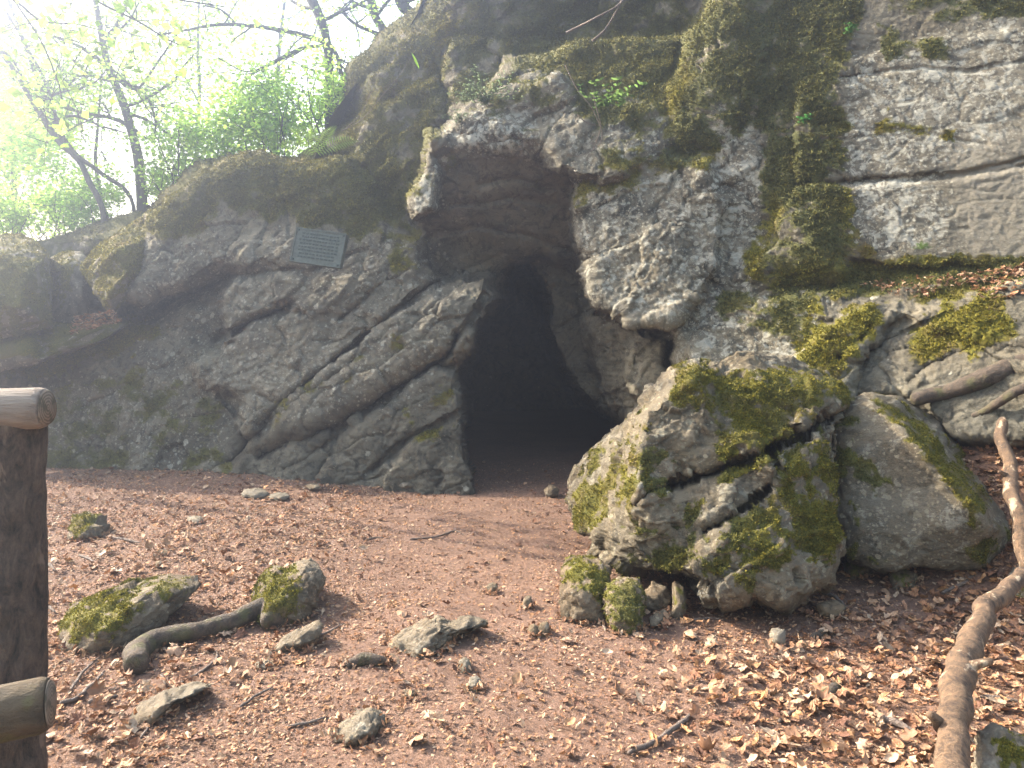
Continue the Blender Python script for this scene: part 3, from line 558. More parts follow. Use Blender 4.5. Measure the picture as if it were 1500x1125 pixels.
# ------------------------------------------------------------------ boulders
_ico = {}
def ico(s):
    if s not in _ico:
        bm = bmesh.new(); bmesh.ops.create_icosphere(bm, subdivisions=s, radius=1)
        v = np.array([x.co[:] for x in bm.verts]); f = np.array([[q.index for q in x.verts] for x in bm.faces]); bm.free(); _ico[s] = (v, f)
    return _ico[s]
def boulder(name, label, outline, ctrl, cat='boulder', thick=1.2, sub=6, amp=1.0, edges=None, cracks=(), mossf=None, mat=None, tuft=0, tsize=0.012, yrim=None, center=None, k_rim=3.0, group=None, tone0=0.2, lich0=0.35, clean0=0.2, near=1.0):
    V0, T = ico(sub)
    outline = [(p[0], p[1], p[2] * near) for p in outline]; ctrl = [(p[0], p[1], p[2] * near) for p in ctrl]
    O = np.array([(p[0], p[1]) for p in outline], float); Yo = np.array([p[2] for p in outline], float)
    c = O.mean(0) if center is None else np.array(center, float)
    # dense outline -> radius by angle
    Q = np.concatenate([O, O[:1]]); YQ = np.concatenate([Yo, Yo[:1]]); dn = []; yn = []
    for a in range(len(O)):
        for t in np.linspace(0, 1, 12, endpoint=False): dn.append(Q[a] * (1 - t) + Q[a + 1] * t); yn.append(YQ[a] * (1 - t) + YQ[a + 1] * t)
    dn = np.array(dn); yn = np.array(yn); an = np.arctan2(dn[:, 1] - c[1], dn[:, 0] - c[0]); rr = np.hypot(dn[:, 0] - c[0], dn[:, 1] - c[1])
    o_ = np.argsort(an); an, rr, yn = an[o_], rr[o_], yn[o_]
    an = np.concatenate([an - 2 * np.pi, an, an + 2 * np.pi]); rr = np.tile(rr, 3); yn = np.tile(yn, 3)
    th_ = np.arctan2(-V0[:, 2], V0[:, 0]); s = np.sqrt(np.clip(V0[:, 0] ** 2 + V0[:, 2] ** 2, 0, 1)); cth = np.abs(V0[:, 1])
    R = np.interp(th_, an, rr); YR = np.interp(th_, an, yn)
    s2 = s
    u = c[0] + np.cos(th_) * R * s2; v = c[1] + np.sin(th_) * R * s2
    # facet surface
    pts = [tuple(p) for p in outline] + [tuple(p) for p in ctrl]
    vs2 = [Vector((p[0], p[1])) for p in pts]
    ed = edges or []
    res = delaunay_2d_cdt(vs2, ed, [], 0, 1e-5)
    ov, _, of = res[0], res[1], res[2]; src = res[3]
    qv = np.array([1 / pts[sr[0]][2] if sr else 0.2 for sr in src])
    q = np.full(len(u), np.nan)
    for f_ in of:
        for h in range(1, len(f_) - 1):
            a, b, d = (np.array(ov[f_[0]]), np.array(ov[f_[h]]), np.array(ov[f_[h + 1]]))
            den = (b[1] - d[1]) * (a[0] - d[0]) + (d[0] - b[0]) * (a[1] - d[1])
            if abs(den) < 1e-9: continue
            l1 = ((b[1] - d[1]) * (u - d[0]) + (d[0] - b[0]) * (v - d[1])) / den
            l2 = ((d[1] - a[1]) * (u - d[0]) + (a[0] - d[0]) * (v - d[1])) / den; l3 = 1 - l1 - l2
            m = (l1 >= -1e-4) & (l2 >= -1e-4) & (l3 >= -1e-4)
            q[m] = l1[m] * qv[f_[0]] + l2[m] * qv[f_[h]] + l3[m] * qv[f_[h + 1]]
    q = np.where(np.isnan(q), 1 / YR, q); Yf = 1 / q
    # soften the facet edges a little
    E = np.concatenate([T[:, [0, 1]], T[:, [1, 2]], T[:, [2, 0]]])
    cnt = np.bincount(E[:, 0], minlength=len(u)) + 1e-9
    front = V0[:, 1] <= 0
    Yb = np.where(front, Yf, YR + thick * cth * (0.8 + 0.2 * cth))
    wr = 1 - (1 - cth) ** k_rim
    Yrimm = YR + 0.10 * thick
    Y = np.where(front, Yrimm + (Yb - Yrimm) * np.clip(wr * 1.02, 0, 1), Yb + 0.10 * thick)
    for it in range(3):
        Y = 0.5 * Y + 0.5 * np.bincount(E[:, 0], Y[E[:, 1]], len(u)) / cnt
    ppm = F / np.median(Y)
    for pl, wd, dp in cracks:
        un = u + 4 * perlin(np.stack([u / 25, v / 25, u * 0], 1), 3); vn_ = v + 4 * perlin(np.stack([u / 25, v / 25, u * 0 + 5], 1), 4)
        d = ldist(pl, un, vn_); Y = Y + np.where(front, dp * np.exp(-(d / wd) ** 2), 0)
    P = np.stack([(u - 750) / F * Y, Y, CAMZ + (HZ - v) / F * Y], 1)
    n = vnormals(P, T); c0 = P.mean(0)
    if ((P - c0) * n).sum() < 0: T = T[:, ::-1]; n = -n
    size = np.ptp(P, 0).max(); k_ = 2.6 / size if size > 1 else 2.0 / size
    seed = int(abs(outline[0][0])) % 97 + 3
    pp = P * k_; pw_ = pp * [1, 1, 1.25] + 0.09 * np.stack([fbm(pp * 2, 3, seed), fbm(pp * 2 + 5, 3, seed + 1), fbm(pp * 2 + 9, 3, seed + 2)], 1)
    fa_, fe_, _ = facets(pw_ * 2.2, seed); fb_, fe2_, _ = facets(pw_ * 6.5, seed + 5)
    dsp = amp / k_ * (0.050 * fa_ + 0.026 * fb_ + 0.012 * facets(pw_ * 16, seed + 6)[0] + 0.022 * fbm(pp * 1.5, 3, seed) + 0.008 * fbm(pp * 7, 4, seed + 7, 0.65) + 0.006 * fbm(pp * 35, 3, seed + 8) - 0.014 * np.exp(-fe2_ / 0.03))
    P = P + n * dsp[:, None]; n = vnormals(P, T)
    att = np.zeros((len(P), 4)); mno = fbm(P * (5 / max(size, 0.4)) * 1.6, 5, seed + 11, 0.62)
    mm = np.zeros(len(P)); tn = np.full(len(P), tone0); lc = np.full(len(P), lich0)
    for poly, st_, tn_ in (mossf or []):
        b_ = sstep(-16, 16, sdist(poly, u + 12 * perlin(np.stack([u / 20, v / 20, u * 0], 1), 5), v)); mm = np.maximum(mm, st_ * b_); tn = tn * (1 - b_) + tn_ * b_
    mhf = fbm(P * (22 / max(size, 0.8)), 4, seed + 21, 0.7)
    att[:, 0] = np.clip(mm * 1.03 + (0.55 * mno + 0.75 * mhf) * (mm > 0.05) + 0.22 * n[:, 2] - 0.05 + 0.15 * mno, 0, 1); att[:, 1] = np.clip(tn + 0.4 * fbm(P * 5, 3, seed + 4), 0, 1)
    att[:, 2] = np.clip(lc + 0.3 * mno, 0, 1); att[:, 3] = np.clip(clean0 + 0.4 * fbm(P * 3, 3, seed + 14), 0, 1)
    o = mk(name, P, T, mat or M_boul, None, True, att)
    base = np.array((P[:, 0].mean(), P[:, 1].mean(), P[:, 2].min())); origin_to(o, base)
    tag(o, label, cat, group)
    if tuft:
        a_ = Acc(); fr_ = n[:, 1] < 0.4
        add_tufts(a_, P[fr_], n[fr_], att[fr_], tuft, tsize, 0.5)
        a_.V = [x - base for x in a_.V]
        mo = a_.build('moss', M_mossfib, o, False); mo['kind'] = 'stuff'
    return o

boulder('mossy_boulder', 'huge cracked mossy boulder lying in front of the cave mouth',
    [(828, 735, 5.9), (838, 692, 5.85), (862, 660, 5.8), (900, 620, 5.65), (948, 578, 5.5), (985, 545, 5.45), (1020, 529, 5.4), (1050, 536, 5.5), (1082, 520, 5.6), (1105, 515, 5.65), (1130, 523, 5.7), (1160, 524, 5.8), (1215, 545, 5.8), (1243, 582, 5.5), (1222, 622, 5.1), (1222, 690, 4.95), (1226, 740, 4.8), (1232, 795, 4.65), (1205, 850, 4.45), (1150, 883, 4.3), (1110, 868, 4.3), (1040, 878, 4.35), (1000, 842, 4.4), (950, 838, 4.6), (890, 822, 4.95), (845, 782, 5.4)],
    [(948, 602, 4.98), (938, 655, 4.80), (934, 720, 4.66), (926, 795, 4.66), (1010, 560, 5.06), (1060, 620, 4.92), (1120, 560, 5.25), (1060, 672, 4.78), (985, 705, 4.78), (1130, 650, 4.85), (1200, 618, 5.05), (1010, 730, 4.72), (1120, 672, 4.66), (1135, 690, 4.62), (1055, 770, 4.5), (1130, 720, 4.66), (1190, 690, 4.88), (1060, 790, 4.4), (1140, 800, 4.38), (1190, 780, 4.58), (990, 800, 4.6), (880, 720, 5.3), (1180, 570, 5.3)],
    thick=1.5, sub=7, amp=0.9, near=.925, k_rim=5.0, center=(1040, 700),
    cracks=[([(1240, 600), (1190, 626), (1130, 660), (1060, 688), (985, 712)], 6, 0.30), ([(985, 712), (950, 720), (930, 740)], 3, 0.05), ([(1035, 778), (1080, 752), (1130, 712), (1142, 690), (1128, 660)], 4.5, 0.22), ([(1222, 640), (1210, 700)], 5, 0.1)],
    mossf=[([(830, 780), (830, 720), (900, 630), (945, 600), (940, 720), (900, 790)], .47, .15), ([(1000, 545), (1060, 535), (1215, 550), (1240, 585), (1190, 622), (1130, 652), (1060, 680), (1030, 610), (990, 590)], .80, .12), ([(1060, 670), (1140, 650), (1130, 690), (1060, 700)], .7, .1), ([(1140, 690), (1200, 630), (1222, 700), (1225, 800), (1180, 830), (1150, 760)], .85, .12), ([(1040, 780), (1130, 730), (1180, 800), (1100, 850), (1010, 830)], .62, .35), ([(900, 760), (1030, 740), (1020, 830), (900, 830)], .58, .7), ([(940, 640), (980, 650), (975, 720), (935, 720)], .6, .8)],
    tuft=42000, tsize=0.014, lich0=0.5, clean0=0.45)
boulder('mossy_boulder', 'wedge shaped grey boulder with a moss stripe along its ridge, right of the cracked one',
    [(1196, 650, 5.6), (1205, 618, 5.6), (1235, 590, 5.6), (1268, 573, 5.65), (1320, 582, 5.9), (1380, 615, 6.0), (1440, 690, 5.7), (1478, 752, 5.3), (1487, 785, 5.05), (1460, 818, 4.9), (1440, 832, 4.85), (1395, 836, 4.9), (1345, 828, 4.9), (1295, 838, 4.88), (1245, 820, 4.95), (1224, 780, 5.1), (1215, 720, 5.3)],
    [(1285, 592, 5.38), (1350, 660, 4.98), (1425, 742, 4.74), (1458, 776, 4.78), (1240, 640, 5.35), (1250, 720, 5.15), (1300, 700, 5.12), (1260, 790, 4.95), (1340, 790, 4.87), (1420, 800, 4.82), (1405, 668, 5.7), (1345, 612, 5.8)],
    thick=1.1, sub=6, amp=0.5, k_rim=6.0, near=.925, center=(1330, 715), edges=[(17, 18), (18, 19), (19, 20)],
    mossf=[([(1290, 585), (1350, 610), (1420, 690), (1440, 745), (1420, 740), (1350, 665), (1285, 600)], .9, .1), ([(1200, 620), (1260, 605), (1250, 650), (1240, 700), (1210, 700)], .72, .55), ([(1250, 680), (1305, 700), (1300, 725), (1250, 710)], .7, .9), ([(1225, 730), (1250, 740), (1245, 800), (1300, 820), (1290, 840), (1230, 810)], .5, .6), ([(1430, 760), (1480, 780), (1440, 830), (1420, 800)], .5, .5)],
    tuft=14000, tsize=0.012, lich0=0.55, clean0=0.45)
# stones under and around the big boulder, each outline with its own distance
def foot(v): return CAMZ * F / (v - HZ)
def stone(label, pts, Y, dz=0.25, moss=0.0, tone=0.3, sub=5, name='stone', cat='stone', **kw):
    c = np.mean(np.array(pts), 0); v1 = max(p[1] for p in pts); v0 = min(p[1] for p in pts)
    lean = kw.pop('lean', 1.6) * dz; yy = lambda v_: Y + lean * (v1 - v_) / (v1 - v0)
    low = lambda v_: v_ + .12 * (v1 - v0) * sstep(c[1], v1, v_)
    if abs(Y - foot(v1)) < 0.5: Y = foot(v1) * 0.985
    P = [(p[0], float(low(p[1])), yy(p[1])) for p in pts]
    ctrl = [(c[0], c[1], yy(c[1]) - dz * .6)] + [(p[0] * .6 + c[0] * .4, p[1] * .6 + c[1] * .4, yy(p[1] * .6 + c[1] * .4) - dz * random.uniform(.3, .6)) for p in pts[::2]]
    mf = [([(p[0] + 1, p[1] + 1) for p in pts], moss, tone)] if isinstance(moss, float) and moss > 0 else (moss or [])
    kw['amp'] = kw.get('amp', 1.0) * 1.05
    return boulder(name, label, P, ctrl, cat, thick=kw.pop('thick', dz * 1.5), sub=sub, mossf=mf, mat=kw.pop('mat', M_stone), **kw)
def foot(v): return CAMZ * F / (v - HZ)
stone('squarish moss topped stone under the left end of the cracked boulder', [(824, 835), (832, 817), (860, 815), (892, 830), (896, 870), (888, 905), (850, 914), (826, 908), (822, 870)], 4.0, .25, [([(824, 840), (840, 812), (895, 830), (890, 885), (850, 860)], .72, .25)], tuft=2500, tsize=.010)
stone('rounded mossy stone next to the squarish one beneath the boulder', [(886, 860), (905, 845), (935, 850), (946, 875), (940, 915), (915, 930), (895, 920), (886, 890)], 3.88, .18, .75, .6, tuft=2200, tsize=.009)
stone('dark round stone in the gap below the cracked boulder', [(940, 870), (955, 852), (978, 858), (985, 880), (970, 895), (945, 890)], 4.15, .12, sub=4)
stone('upright stone wedge in the shadow under the cracked boulder', [(985, 850), (1003, 858), (1006, 890), (998, 905), (984, 900)], 4.12, .1, .4, .4, sub=4)
stone('pale small stone on bare soil before the boulder gap', [(950, 905), (962, 898), (972, 905), (966, 917), (952, 918)], foot(912), .05, sub=3)
stone('tiny pale stone touching the gap under the boulders', [(963, 898), (972, 892), (979, 898), (975, 905), (965, 906)], foot(905), .04, sub=3)
stone('greenish stone under the joint of the two boulders', [(1235, 822), (1262, 815), (1280, 830), (1275, 845), (1240, 848)], 4.75, .1, .45, .2, sub=4)
stone('stone in the shade below the wedge boulder', [(1300, 838), (1322, 832), (1345, 840), (1340, 858), (1308, 862)], 4.5, .08, .3, .5, sub=4)
stone('flat pale stone half covered by leaves before the boulders', [(1195, 885), (1225, 878), (1240, 890), (1225, 902), (1200, 900)], foot(902), .06, sub=4)
# stones on the open ground
stone('long slab with a bright moss cushion on its left end', [(86, 912), (105, 885), (150, 868), (200, 850), (250, 840), (288, 843), (296, 855), (270, 885), (220, 920), (180, 942), (120, 952), (90, 940)], foot(925), .38,
      [([(86, 915), (110, 885), (150, 868), (205, 885), (190, 910), (150, 930), (105, 930)], .92, .05), ([(235, 855), (265, 850), (265, 870), (240, 872)], .7, .3), ([(150, 865), (250, 840), (250, 850), (170, 872)], .6, .6)], tuft=9000, tsize=.011, thick=.3, amp=.6, name='mossy_slab', cat='rock', sub=6)
stone('upright two humped rock with yellow moss on its left side', [(368, 900), (372, 868), (385, 840), (400, 830), (418, 838), (435, 826), (455, 818), (468, 828), (475, 852), (462, 885), (440, 908), (405, 918), (378, 915)], foot(922), .28,
      [([(366, 900), (372, 865), (392, 832), (430, 835), (440, 880), (425, 905), (390, 912)], .85, .12)], tuft=6000, tsize=.011, name='mossy_rock', cat='rock', sub=6, amp=.8)
stone('low brown stone with a mossy cap near the fence', [(100, 775), (108, 757), (130, 752), (152, 757), (160, 770), (150, 784), (120, 790), (104, 786)], foot(788), .3, [([(95, 770), (110, 748), (150, 752), (130, 775), (110, 785)], .9, .15)], tuft=2500, tsize=.014, name='mossy_rock', cat='rock')
stone('thin flat stone right below the two humped rock', [(396, 952), (415, 932), (445, 918), (468, 907), (475, 915), (468, 935), (440, 950), (405, 962)], foot(958), .1, sub=5, amp=.5)
stone('pale flat slab nearest the lower left, below the root', [(184, 1052), (205, 1030), (240, 1012), (285, 999), (312, 1002), (295, 1015), (262, 1026), (235, 1048), (215, 1068), (190, 1068)], foot(1066), .14, sub=5, amp=.5, clean0=.6)
stone('ragged rock ridge breaking the path in the centre', [(566, 942), (590, 925), (620, 910), (640, 903), (660, 912), (690, 904), (714, 908), (716, 915), (690, 920), (665, 930), (650, 945), (625, 962), (600, 966), (580, 955)], foot(962), .16, sub=6, amp=1.0, clean0=.5, name='rock_ridge', cat='rock')
stone('grey angular stone at the bottom centre left', [(490, 1080), (500, 1060), (520, 1045), (540, 1036), (556, 1042), (566, 1058), (550, 1075), (525, 1092), (500, 1095)], foot(1092), .14, sub=5, clean0=.5)
smalls = [((598, 1017), 13, 9, 'small dark pyramid stone above the bottom centre stone', 0), ((681, 975), 11, 14, 'narrow upright pale stone right of the ragged ridge', 1), ((697, 1003), 11, 14, 'pale worn stone below the ragged ridge', 1), ((797, 921), 9, 13, 'upright grey stone on the path left of the boulder stones', 0), ((782, 923), 9, 9, 'brownish cube like stone beside the upright grey one', 0),
          ((773, 880), 8, 9, 'small stone among leaves beside the boulder end', 0), ((721, 860), 8, 7, 'little grey stone in the middle of the path', 0), ((594, 708), 16, 5, 'white flat stone at the foot of the cliff slab', 1), ((372, 722), 22, 7, 'pale flat stone near the cliff foot, larger of two', 1), ((408, 727), 18, 6, 'pale flat stone near the cliff foot, smaller of two', 1),
          ((285, 762), 14, 7, 'low pale stone half sunk in the back left path', 1), ((238, 810), 11, 6, 'bluish stone above the long mossy slab', 0), ((233, 826), 6, 6, 'dark little stone above the long mossy slab', 0), ((390, 975), 20, 9, 'half buried stone between root and path', 1), ((1140, 930), 14, 12, 'pale lump of stone in the leaves before the boulders', 1), ((465, 798), 7, 4, 'tiny dark stone on the path behind the humped rock', 0), ((808, 718), 12, 8, 'small stone in the dark cave entrance', 0), ((460, 712), 12, 5, 'small grey stone at the cliff foot', 0)]
for (u_, v_), a_w, b_h, lb, pale in smalls:
    pts = [(u_ + a_w * math.cos(t) * random.uniform(.8, 1.15), v_ + b_h * math.sin(t) * random.uniform(.8, 1.15)) for t in np.linspace(0, 2 * math.pi, 9)[:-1]]
    stone(lb, pts, foot(v_ + b_h * .8), a_w / F * foot(v_) * .9, sub=4, amp=.7, clean0=.8 if pale else .1)
stone('grey stone with moss at the lower right corner under the peeled branch', [(1425, 1110), (1432, 1078), (1455, 1062), (1485, 1070), (1520, 1090), (1520, 1160), (1425, 1160)], 2.45, .12, [([(1460, 1085), (1520, 1080), (1520, 1140), (1470, 1130)], .8, .15)], tuft=2500, tsize=.007, clean0=.5)
stone('tan stone with a mossy edge at the right margin', [(1472, 860), (1490, 825), (1530, 815), (1540, 870), (1510, 890), (1480, 885)], 3.9, .15, [([(1470, 855), (1520, 880), (1520, 895), (1475, 890)], .85, .2)], clean0=.9)
stone('half buried stone in the leaf slope behind the wedge boulder', [(1370, 600), (1390, 590), (1420, 588), (1430, 600), (1400, 612), (1375, 612)], 5.6, .15, sub=4, clean0=.5)
# mossy boulders in the gap at the far left
boulder('mossy_boulder', 'dim mossy boulder cut by the left edge, above the fence', [(-90, 400, 9.3), (-60, 352, 9.6), (10, 342, 9.8), (45, 352, 9.7), (72, 376, 9.4), (78, 430, 9.2), (74, 478, 9.0), (0, 495, 8.9), (-80, 500, 8.9)], [(0, 380, 8.9), (40, 400, 8.8), (30, 450, 8.6), (-40, 440, 8.7)], thick=1.5, sub=6, amp=.7, mossf=[([(-100, 330), (90, 340), (90, 500), (-100, 500)], .72, .5), ([(0, 335), (60, 350), (80, 390), (20, 365)], .9, .05)], mat=M_cliff, tuft=9000, tsize=.02)
boulder('rock_pillar', 'squat pillar of rock with bright moss between the left boulders', [(74, 378, 9.9), (90, 368, 10.0), (118, 368, 10.0), (130, 380, 9.9), (130, 470, 9.7), (100, 480, 9.6), (74, 470, 9.7)], [(95, 390, 9.55), (120, 430, 9.4)], cat='rock', thick=.8, sub=5, amp=.5, mossf=[([(70, 365), (105, 360), (100, 440), (74, 440)], .85, .1)], mat=M_cliff, tuft=3000, tsize=.02)
boulder('mossy_boulder', 'boulder with a yellow green moss tongue hanging beside the plaque block', [(118, 390, 9.5), (140, 362, 9.6), (175, 338, 9.8), (208, 318, 9.9), (222, 345, 9.6), (214, 400, 9.4), (185, 440, 9.2), (162, 462, 9.1), (140, 430, 9.2), (128, 405, 9.4)], [(165, 370, 9.1), (185, 400, 9.0), (160, 430, 8.95)], thick=1.0, sub=6, amp=.6, mossf=[([(110, 320), (225, 310), (215, 400), (160, 470), (110, 400)], .92, .08)], mat=M_cliff, tuft=9000, tsize=.022)
boulder('mossy_boulder', 'long dim hump of rock on the skyline behind the left gap', [(40, 358, 12), (90, 345, 12), (150, 325, 12), (205, 312, 12), (235, 318, 12), (230, 390, 11.6), (130, 400, 11.6), (50, 400, 11.6)], [(140, 350, 11.3), (190, 345, 11.2)], thick=1.5, sub=5, amp=.7, mossf=[([(30, 300), (240, 300), (240, 400), (30, 400)], .85, .6)], mat=M_cliff, tuft=3000, tsize=.03)
boulder('mossy_ledge', 'low mossy ledge at the left below the pillar', [(-80, 510, 9.3), (0, 485, 9.4), (60, 472, 9.5), (130, 478, 9.5), (200, 468, 9.4), (150, 500, 9.2), (60, 530, 9.0), (-60, 560, 9.0)], [(40, 500, 8.95), (0, 515, 8.9), (110, 490, 9.1)], cat='rock', thick=1.0, sub=5, amp=.6, mossf=[([(-90, 470), (210, 460), (150, 500), (-90, 540)], .8, .3)], mat=M_cliff, tuft=4000, tsize=.02)

# ------------------------------------------------------------------ plaque on the rock
pc = [(432, 333), (505, 343), (501, 392), (430, 384)]
Yp = 8.38
quadP = [at(u, v, Yp + dy) for (u, v), dy in zip(pc, (0.10, 0.0, -0.05, 0.05))]
A0, A1, A2, A3 = quadP
ux = A1 - A0; wdt = np.linalg.norm(ux); ux = ux / wdt; dn = A3 - A0; dn = dn - ux * (dn @ ux); hgt_ = np.linalg.norm(dn); uz = -dn / hgt_; uy = np.cross(ux, uz)  # uy points away from or to the camera
if uy[1] > 0: uy = -uy
Rm = Matrix(((ux[0], -uy[0], uz[0]), (ux[1], -uy[1], uz[1]), (ux[2], -uy[2], uz[2]))).to_4x4()
cP = (A0 + A1 + A2 + A3) / 4
plq = empty('plaque', tuple(cP)); plq.matrix_world = Matrix.Translation(Vector(cP)) @ Rm
tag(plq, 'small weathered verdigris metal plaque with lines of raised lettering fixed to the rock', 'plaque')
def bronze(name, c1, c2):
    m, t, b = mat_new(name); g = nd(t, 'ShaderNodeNewGeometry').outputs['Position']
    t.links.new(ramp(t, noise(t, g, 25, 5, 0.7), [(0.35, c1), (0.65, c2)]), b.inputs['Base Color']); b.inputs['Roughness'].default_value = 0.6; b.inputs['Metallic'].default_value = 0.2
    return m
Mb1 = bronze('verdigris_bronze', (0.05, 0.066, 0.058), (0.11, 0.132, 0.115)); Mb2 = bronze('raised_bronze_letters', (0.03, 0.05, 0.048), (0.05, 0.08, 0.075))
def boxes(name, L, mat, parent, bev=0.0):
    bm = bmesh.new()
    for (x0, x1, y0, y1, z0, z1) in L:
        r = bmesh.ops.create_cube(bm, size=1)['verts']
        for q in r: q.co = ((x0 + x1) / 2 + q.co.x * (x1 - x0), (y0 + y1) / 2 + q.co.y * (y1 - y0), (z0 + z1) / 2 + q.co.z * (z1 - z0))
    if bev: bmesh.ops.bevel(bm, geom=bm.edges[:], offset=bev, segments=2, affect='EDGES')
    me = bpy.data.meshes.new(name); bm.to_mesh(me); bm.free(); me.materials.append(mat); o = bpy.data.objects.new(name, me); COL.objects.link(o); o.parent = parent; return o
W2, H2 = wdt / 2, hgt_ / 2
boxes('plate', [(-W2, W2, -.012, .06, -H2, H2)], Mb1, plq, .004)
boxes('frame', [(-W2, W2, -.022, -.0125, H2 - .014, H2), (-W2, W2, -.022, -.0125, -H2, -H2 + .014), (-W2, -W2 + .014, -.0221, -.0125, -H2 + .0145, H2 - .0145), (W2 - .014, W2, -.0221, -.0125, -H2 + .0145, H2 - .0145)], Mb1, plq)
for (sx, sz) in ((-1, 1), (1, 1), (-1, -1), (1, -1)):
    bm = bmesh.new(); bmesh.ops.create_uvsphere(bm, u_segments=10, v_segments=6, radius=.013); me = bpy.data.meshes.new('bolt'); bm.to_mesh(me); bm.free(); me.materials.append(Mb2)
    o = bpy.data.objects.new('bolt', me); COL.objects.link(o); o.parent = plq; o.location = (sx * (W2 - .032), -.014, sz * (H2 - .030))
L = []
for r_ in range(8):
    z_ = H2 - .055 - r_ * (2 * H2 - .09) / 8; x_ = -W2 + .06 + random.uniform(0, .03)
    xe = W2 - .06 - random.uniform(0, .05)
    while x_ < xe:
        wl = random.uniform(.018, .05)
        n_l = max(2, int(wl / .009))
        for q in range(n_l):                                     # strokes of worn raised letters
            x1 = x_ + q * .009; L.append((x1, x1 + .0035, -.0165, -.0121, z_ - .012, z_ + random.choice((.004, .008)))); 
            if random.random() < .6: L.append((x1 + .0036, x1 + .0068, -.0164, -.0121, z_ + random.choice((-.010, -.003, .004)), z_ + .007 - random.choice((0, .001))))
        x_ += n_l * .009 + .012
ll = boxes('worn_lettering', L, Mb2, plq); ll['kind'] = 'stuff'

# ------------------------------------------------------------------ wooden fence at the left
fen = empty('wooden_fence', (-1.42, 2.0, 0)); tag(fen, 'rustic round pole fence at the left edge, barked post with two rails', 'fence')
def tube_obj(name, pts, rad, mat, parent=None, seg=16, wob=.05, seed=1, k=6, own=True, kink=0.0, ends=False):
    P = smooth_path(pts, k); R = np.interp(np.linspace(0, 1, len(P)), np.linspace(0, 1, len(rad)), rad)
    if kink: P = P + kink * np.mean(rad) * np.stack([fbm(P * (0.16 / np.mean(rad)) + 3 * q, 2, seed + q) for q in range(3)], 1) * [1, 1, .5]
    if ends: R = R.copy(); R[0] *= .55; R[1] *= .85; R[-1] *= .5; R[-2] *= .85
    V_, Q_, T_ = tube(P, R, seg, True, wob, seed)
    o = mk(name, V_, [Q_, T_], mat, None, True)
    if parent is not None: child_at(o, parent)
    elif own: origin_to(o, V_.min(0) * [0, 0, 1] + V_.mean(0) * [1, 1, 0])
    return o
def taper_ends(P, r, cut=.012):        # sawn ends with a small chamfer
    return P, r
Yq = 1.95
pR = .082
px = (60 - 750) / F * Yq - pR + .006
tube_obj('post', [(px - .008, Yq, -.3), (px - .004, Yq, .2), (px, Yq, .8), (px + .003, Yq, CAMZ - .208)], [pR * 1.03, pR, pR * .98, pR * .97], M_postbark, fen, 110, .11, 5, 55)
def log(name, a, b, r, mat, parent, seed):
    a = np.array(a, float); b = np.array(b, float); t = (b - a) / np.linalg.norm(b - a)
    Pp = np.array([a, a + t * .004, a + t * .018, a + (b - a) * .25, a + (b - a) * .5, a + (b - a) * .75, b - t * .018, b - t * .004, b]); Rr = np.array([.86, .93, 1, 1.0, .99, 1.02, 1, .93, .86]) * r
    V_, Q_, T_ = tube(Pp, Rr, 32, True, .025, seed); rl = child_at(mk(name, V_, [Q_, T_], mat, None, True), parent)
    an_ = np.linspace(0, 2 * math.pi, 28, endpoint=False); s1 = np.cross(t, (0, 0, 1.0)); s1 /= np.linalg.norm(s1); s2 = np.cross(s1, t)
    rr_ = r * .85 * (1 + .03 * np.sin(an_ * 3 + seed)); ring = np.cos(an_)[:, None] * s1 * rr_[:, None] + np.sin(an_)[:, None] * s2 * rr_[:, None]
    VV = np.concatenate([ring - t * .002, ring * .97 - t * .005, [-t * .006]]); nn_ = 28; j_ = np.arange(nn_); k2 = (j_ + 1) % nn_
    en = mk('sawn_end', VV, [np.stack([j_, k2, nn_ + k2, nn_ + j_], 1), np.stack([nn_ + j_, nn_ + k2, np.full(nn_, 2 * nn_)], 1)], M_end, rl, True); en.location = [float(q) for q in a]
    return rl
def ring_material():
    m, t, b = mat_new('sawn_end_grain'); g = nd(t, 'ShaderNodeTexCoord').outputs['Object']
    wv = nd(t, 'ShaderNodeTexWave', wave_type='RINGS', rings_direction='X'); wv.inputs['Scale'].default_value = 38; wv.inputs['Distortion'].default_value = 2.5; wv.inputs['Detail'].default_value = 3; wv.inputs['Detail Scale'].default_value = 2
    t.links.new(g, wv.inputs['Vector']); c = mix(t, wv.outputs['Fac'], (0.09, 0.065, 0.045), (0.20, 0.155, 0.115)); c = mix(t, ramp(t, noise(t, g, 30, 4), [(.5, 0.0), (.62, .8)]), c, (.045, .04, .022))
    t.links.new(c, b.inputs['Base Color']); b.inputs['Roughness'].default_value = .9; return m
M_end = ring_material()
e1 = at(71, 598, Yq - .02)
log('rail', (e1[0], e1[1] - .01, e1[2] + .002), (e1[0] - 2.2, e1[1] - .25, e1[2] - .06), .054, M_rail, fen, 9)
e2 = at(72, 1030, Yq - .22)
log('rail', (e2[0], e2[1] , e2[2]), (e2[0] - 2.0, e2[1] - .75, e2[2] - .16), .062, M_railmoss, fen, 8)

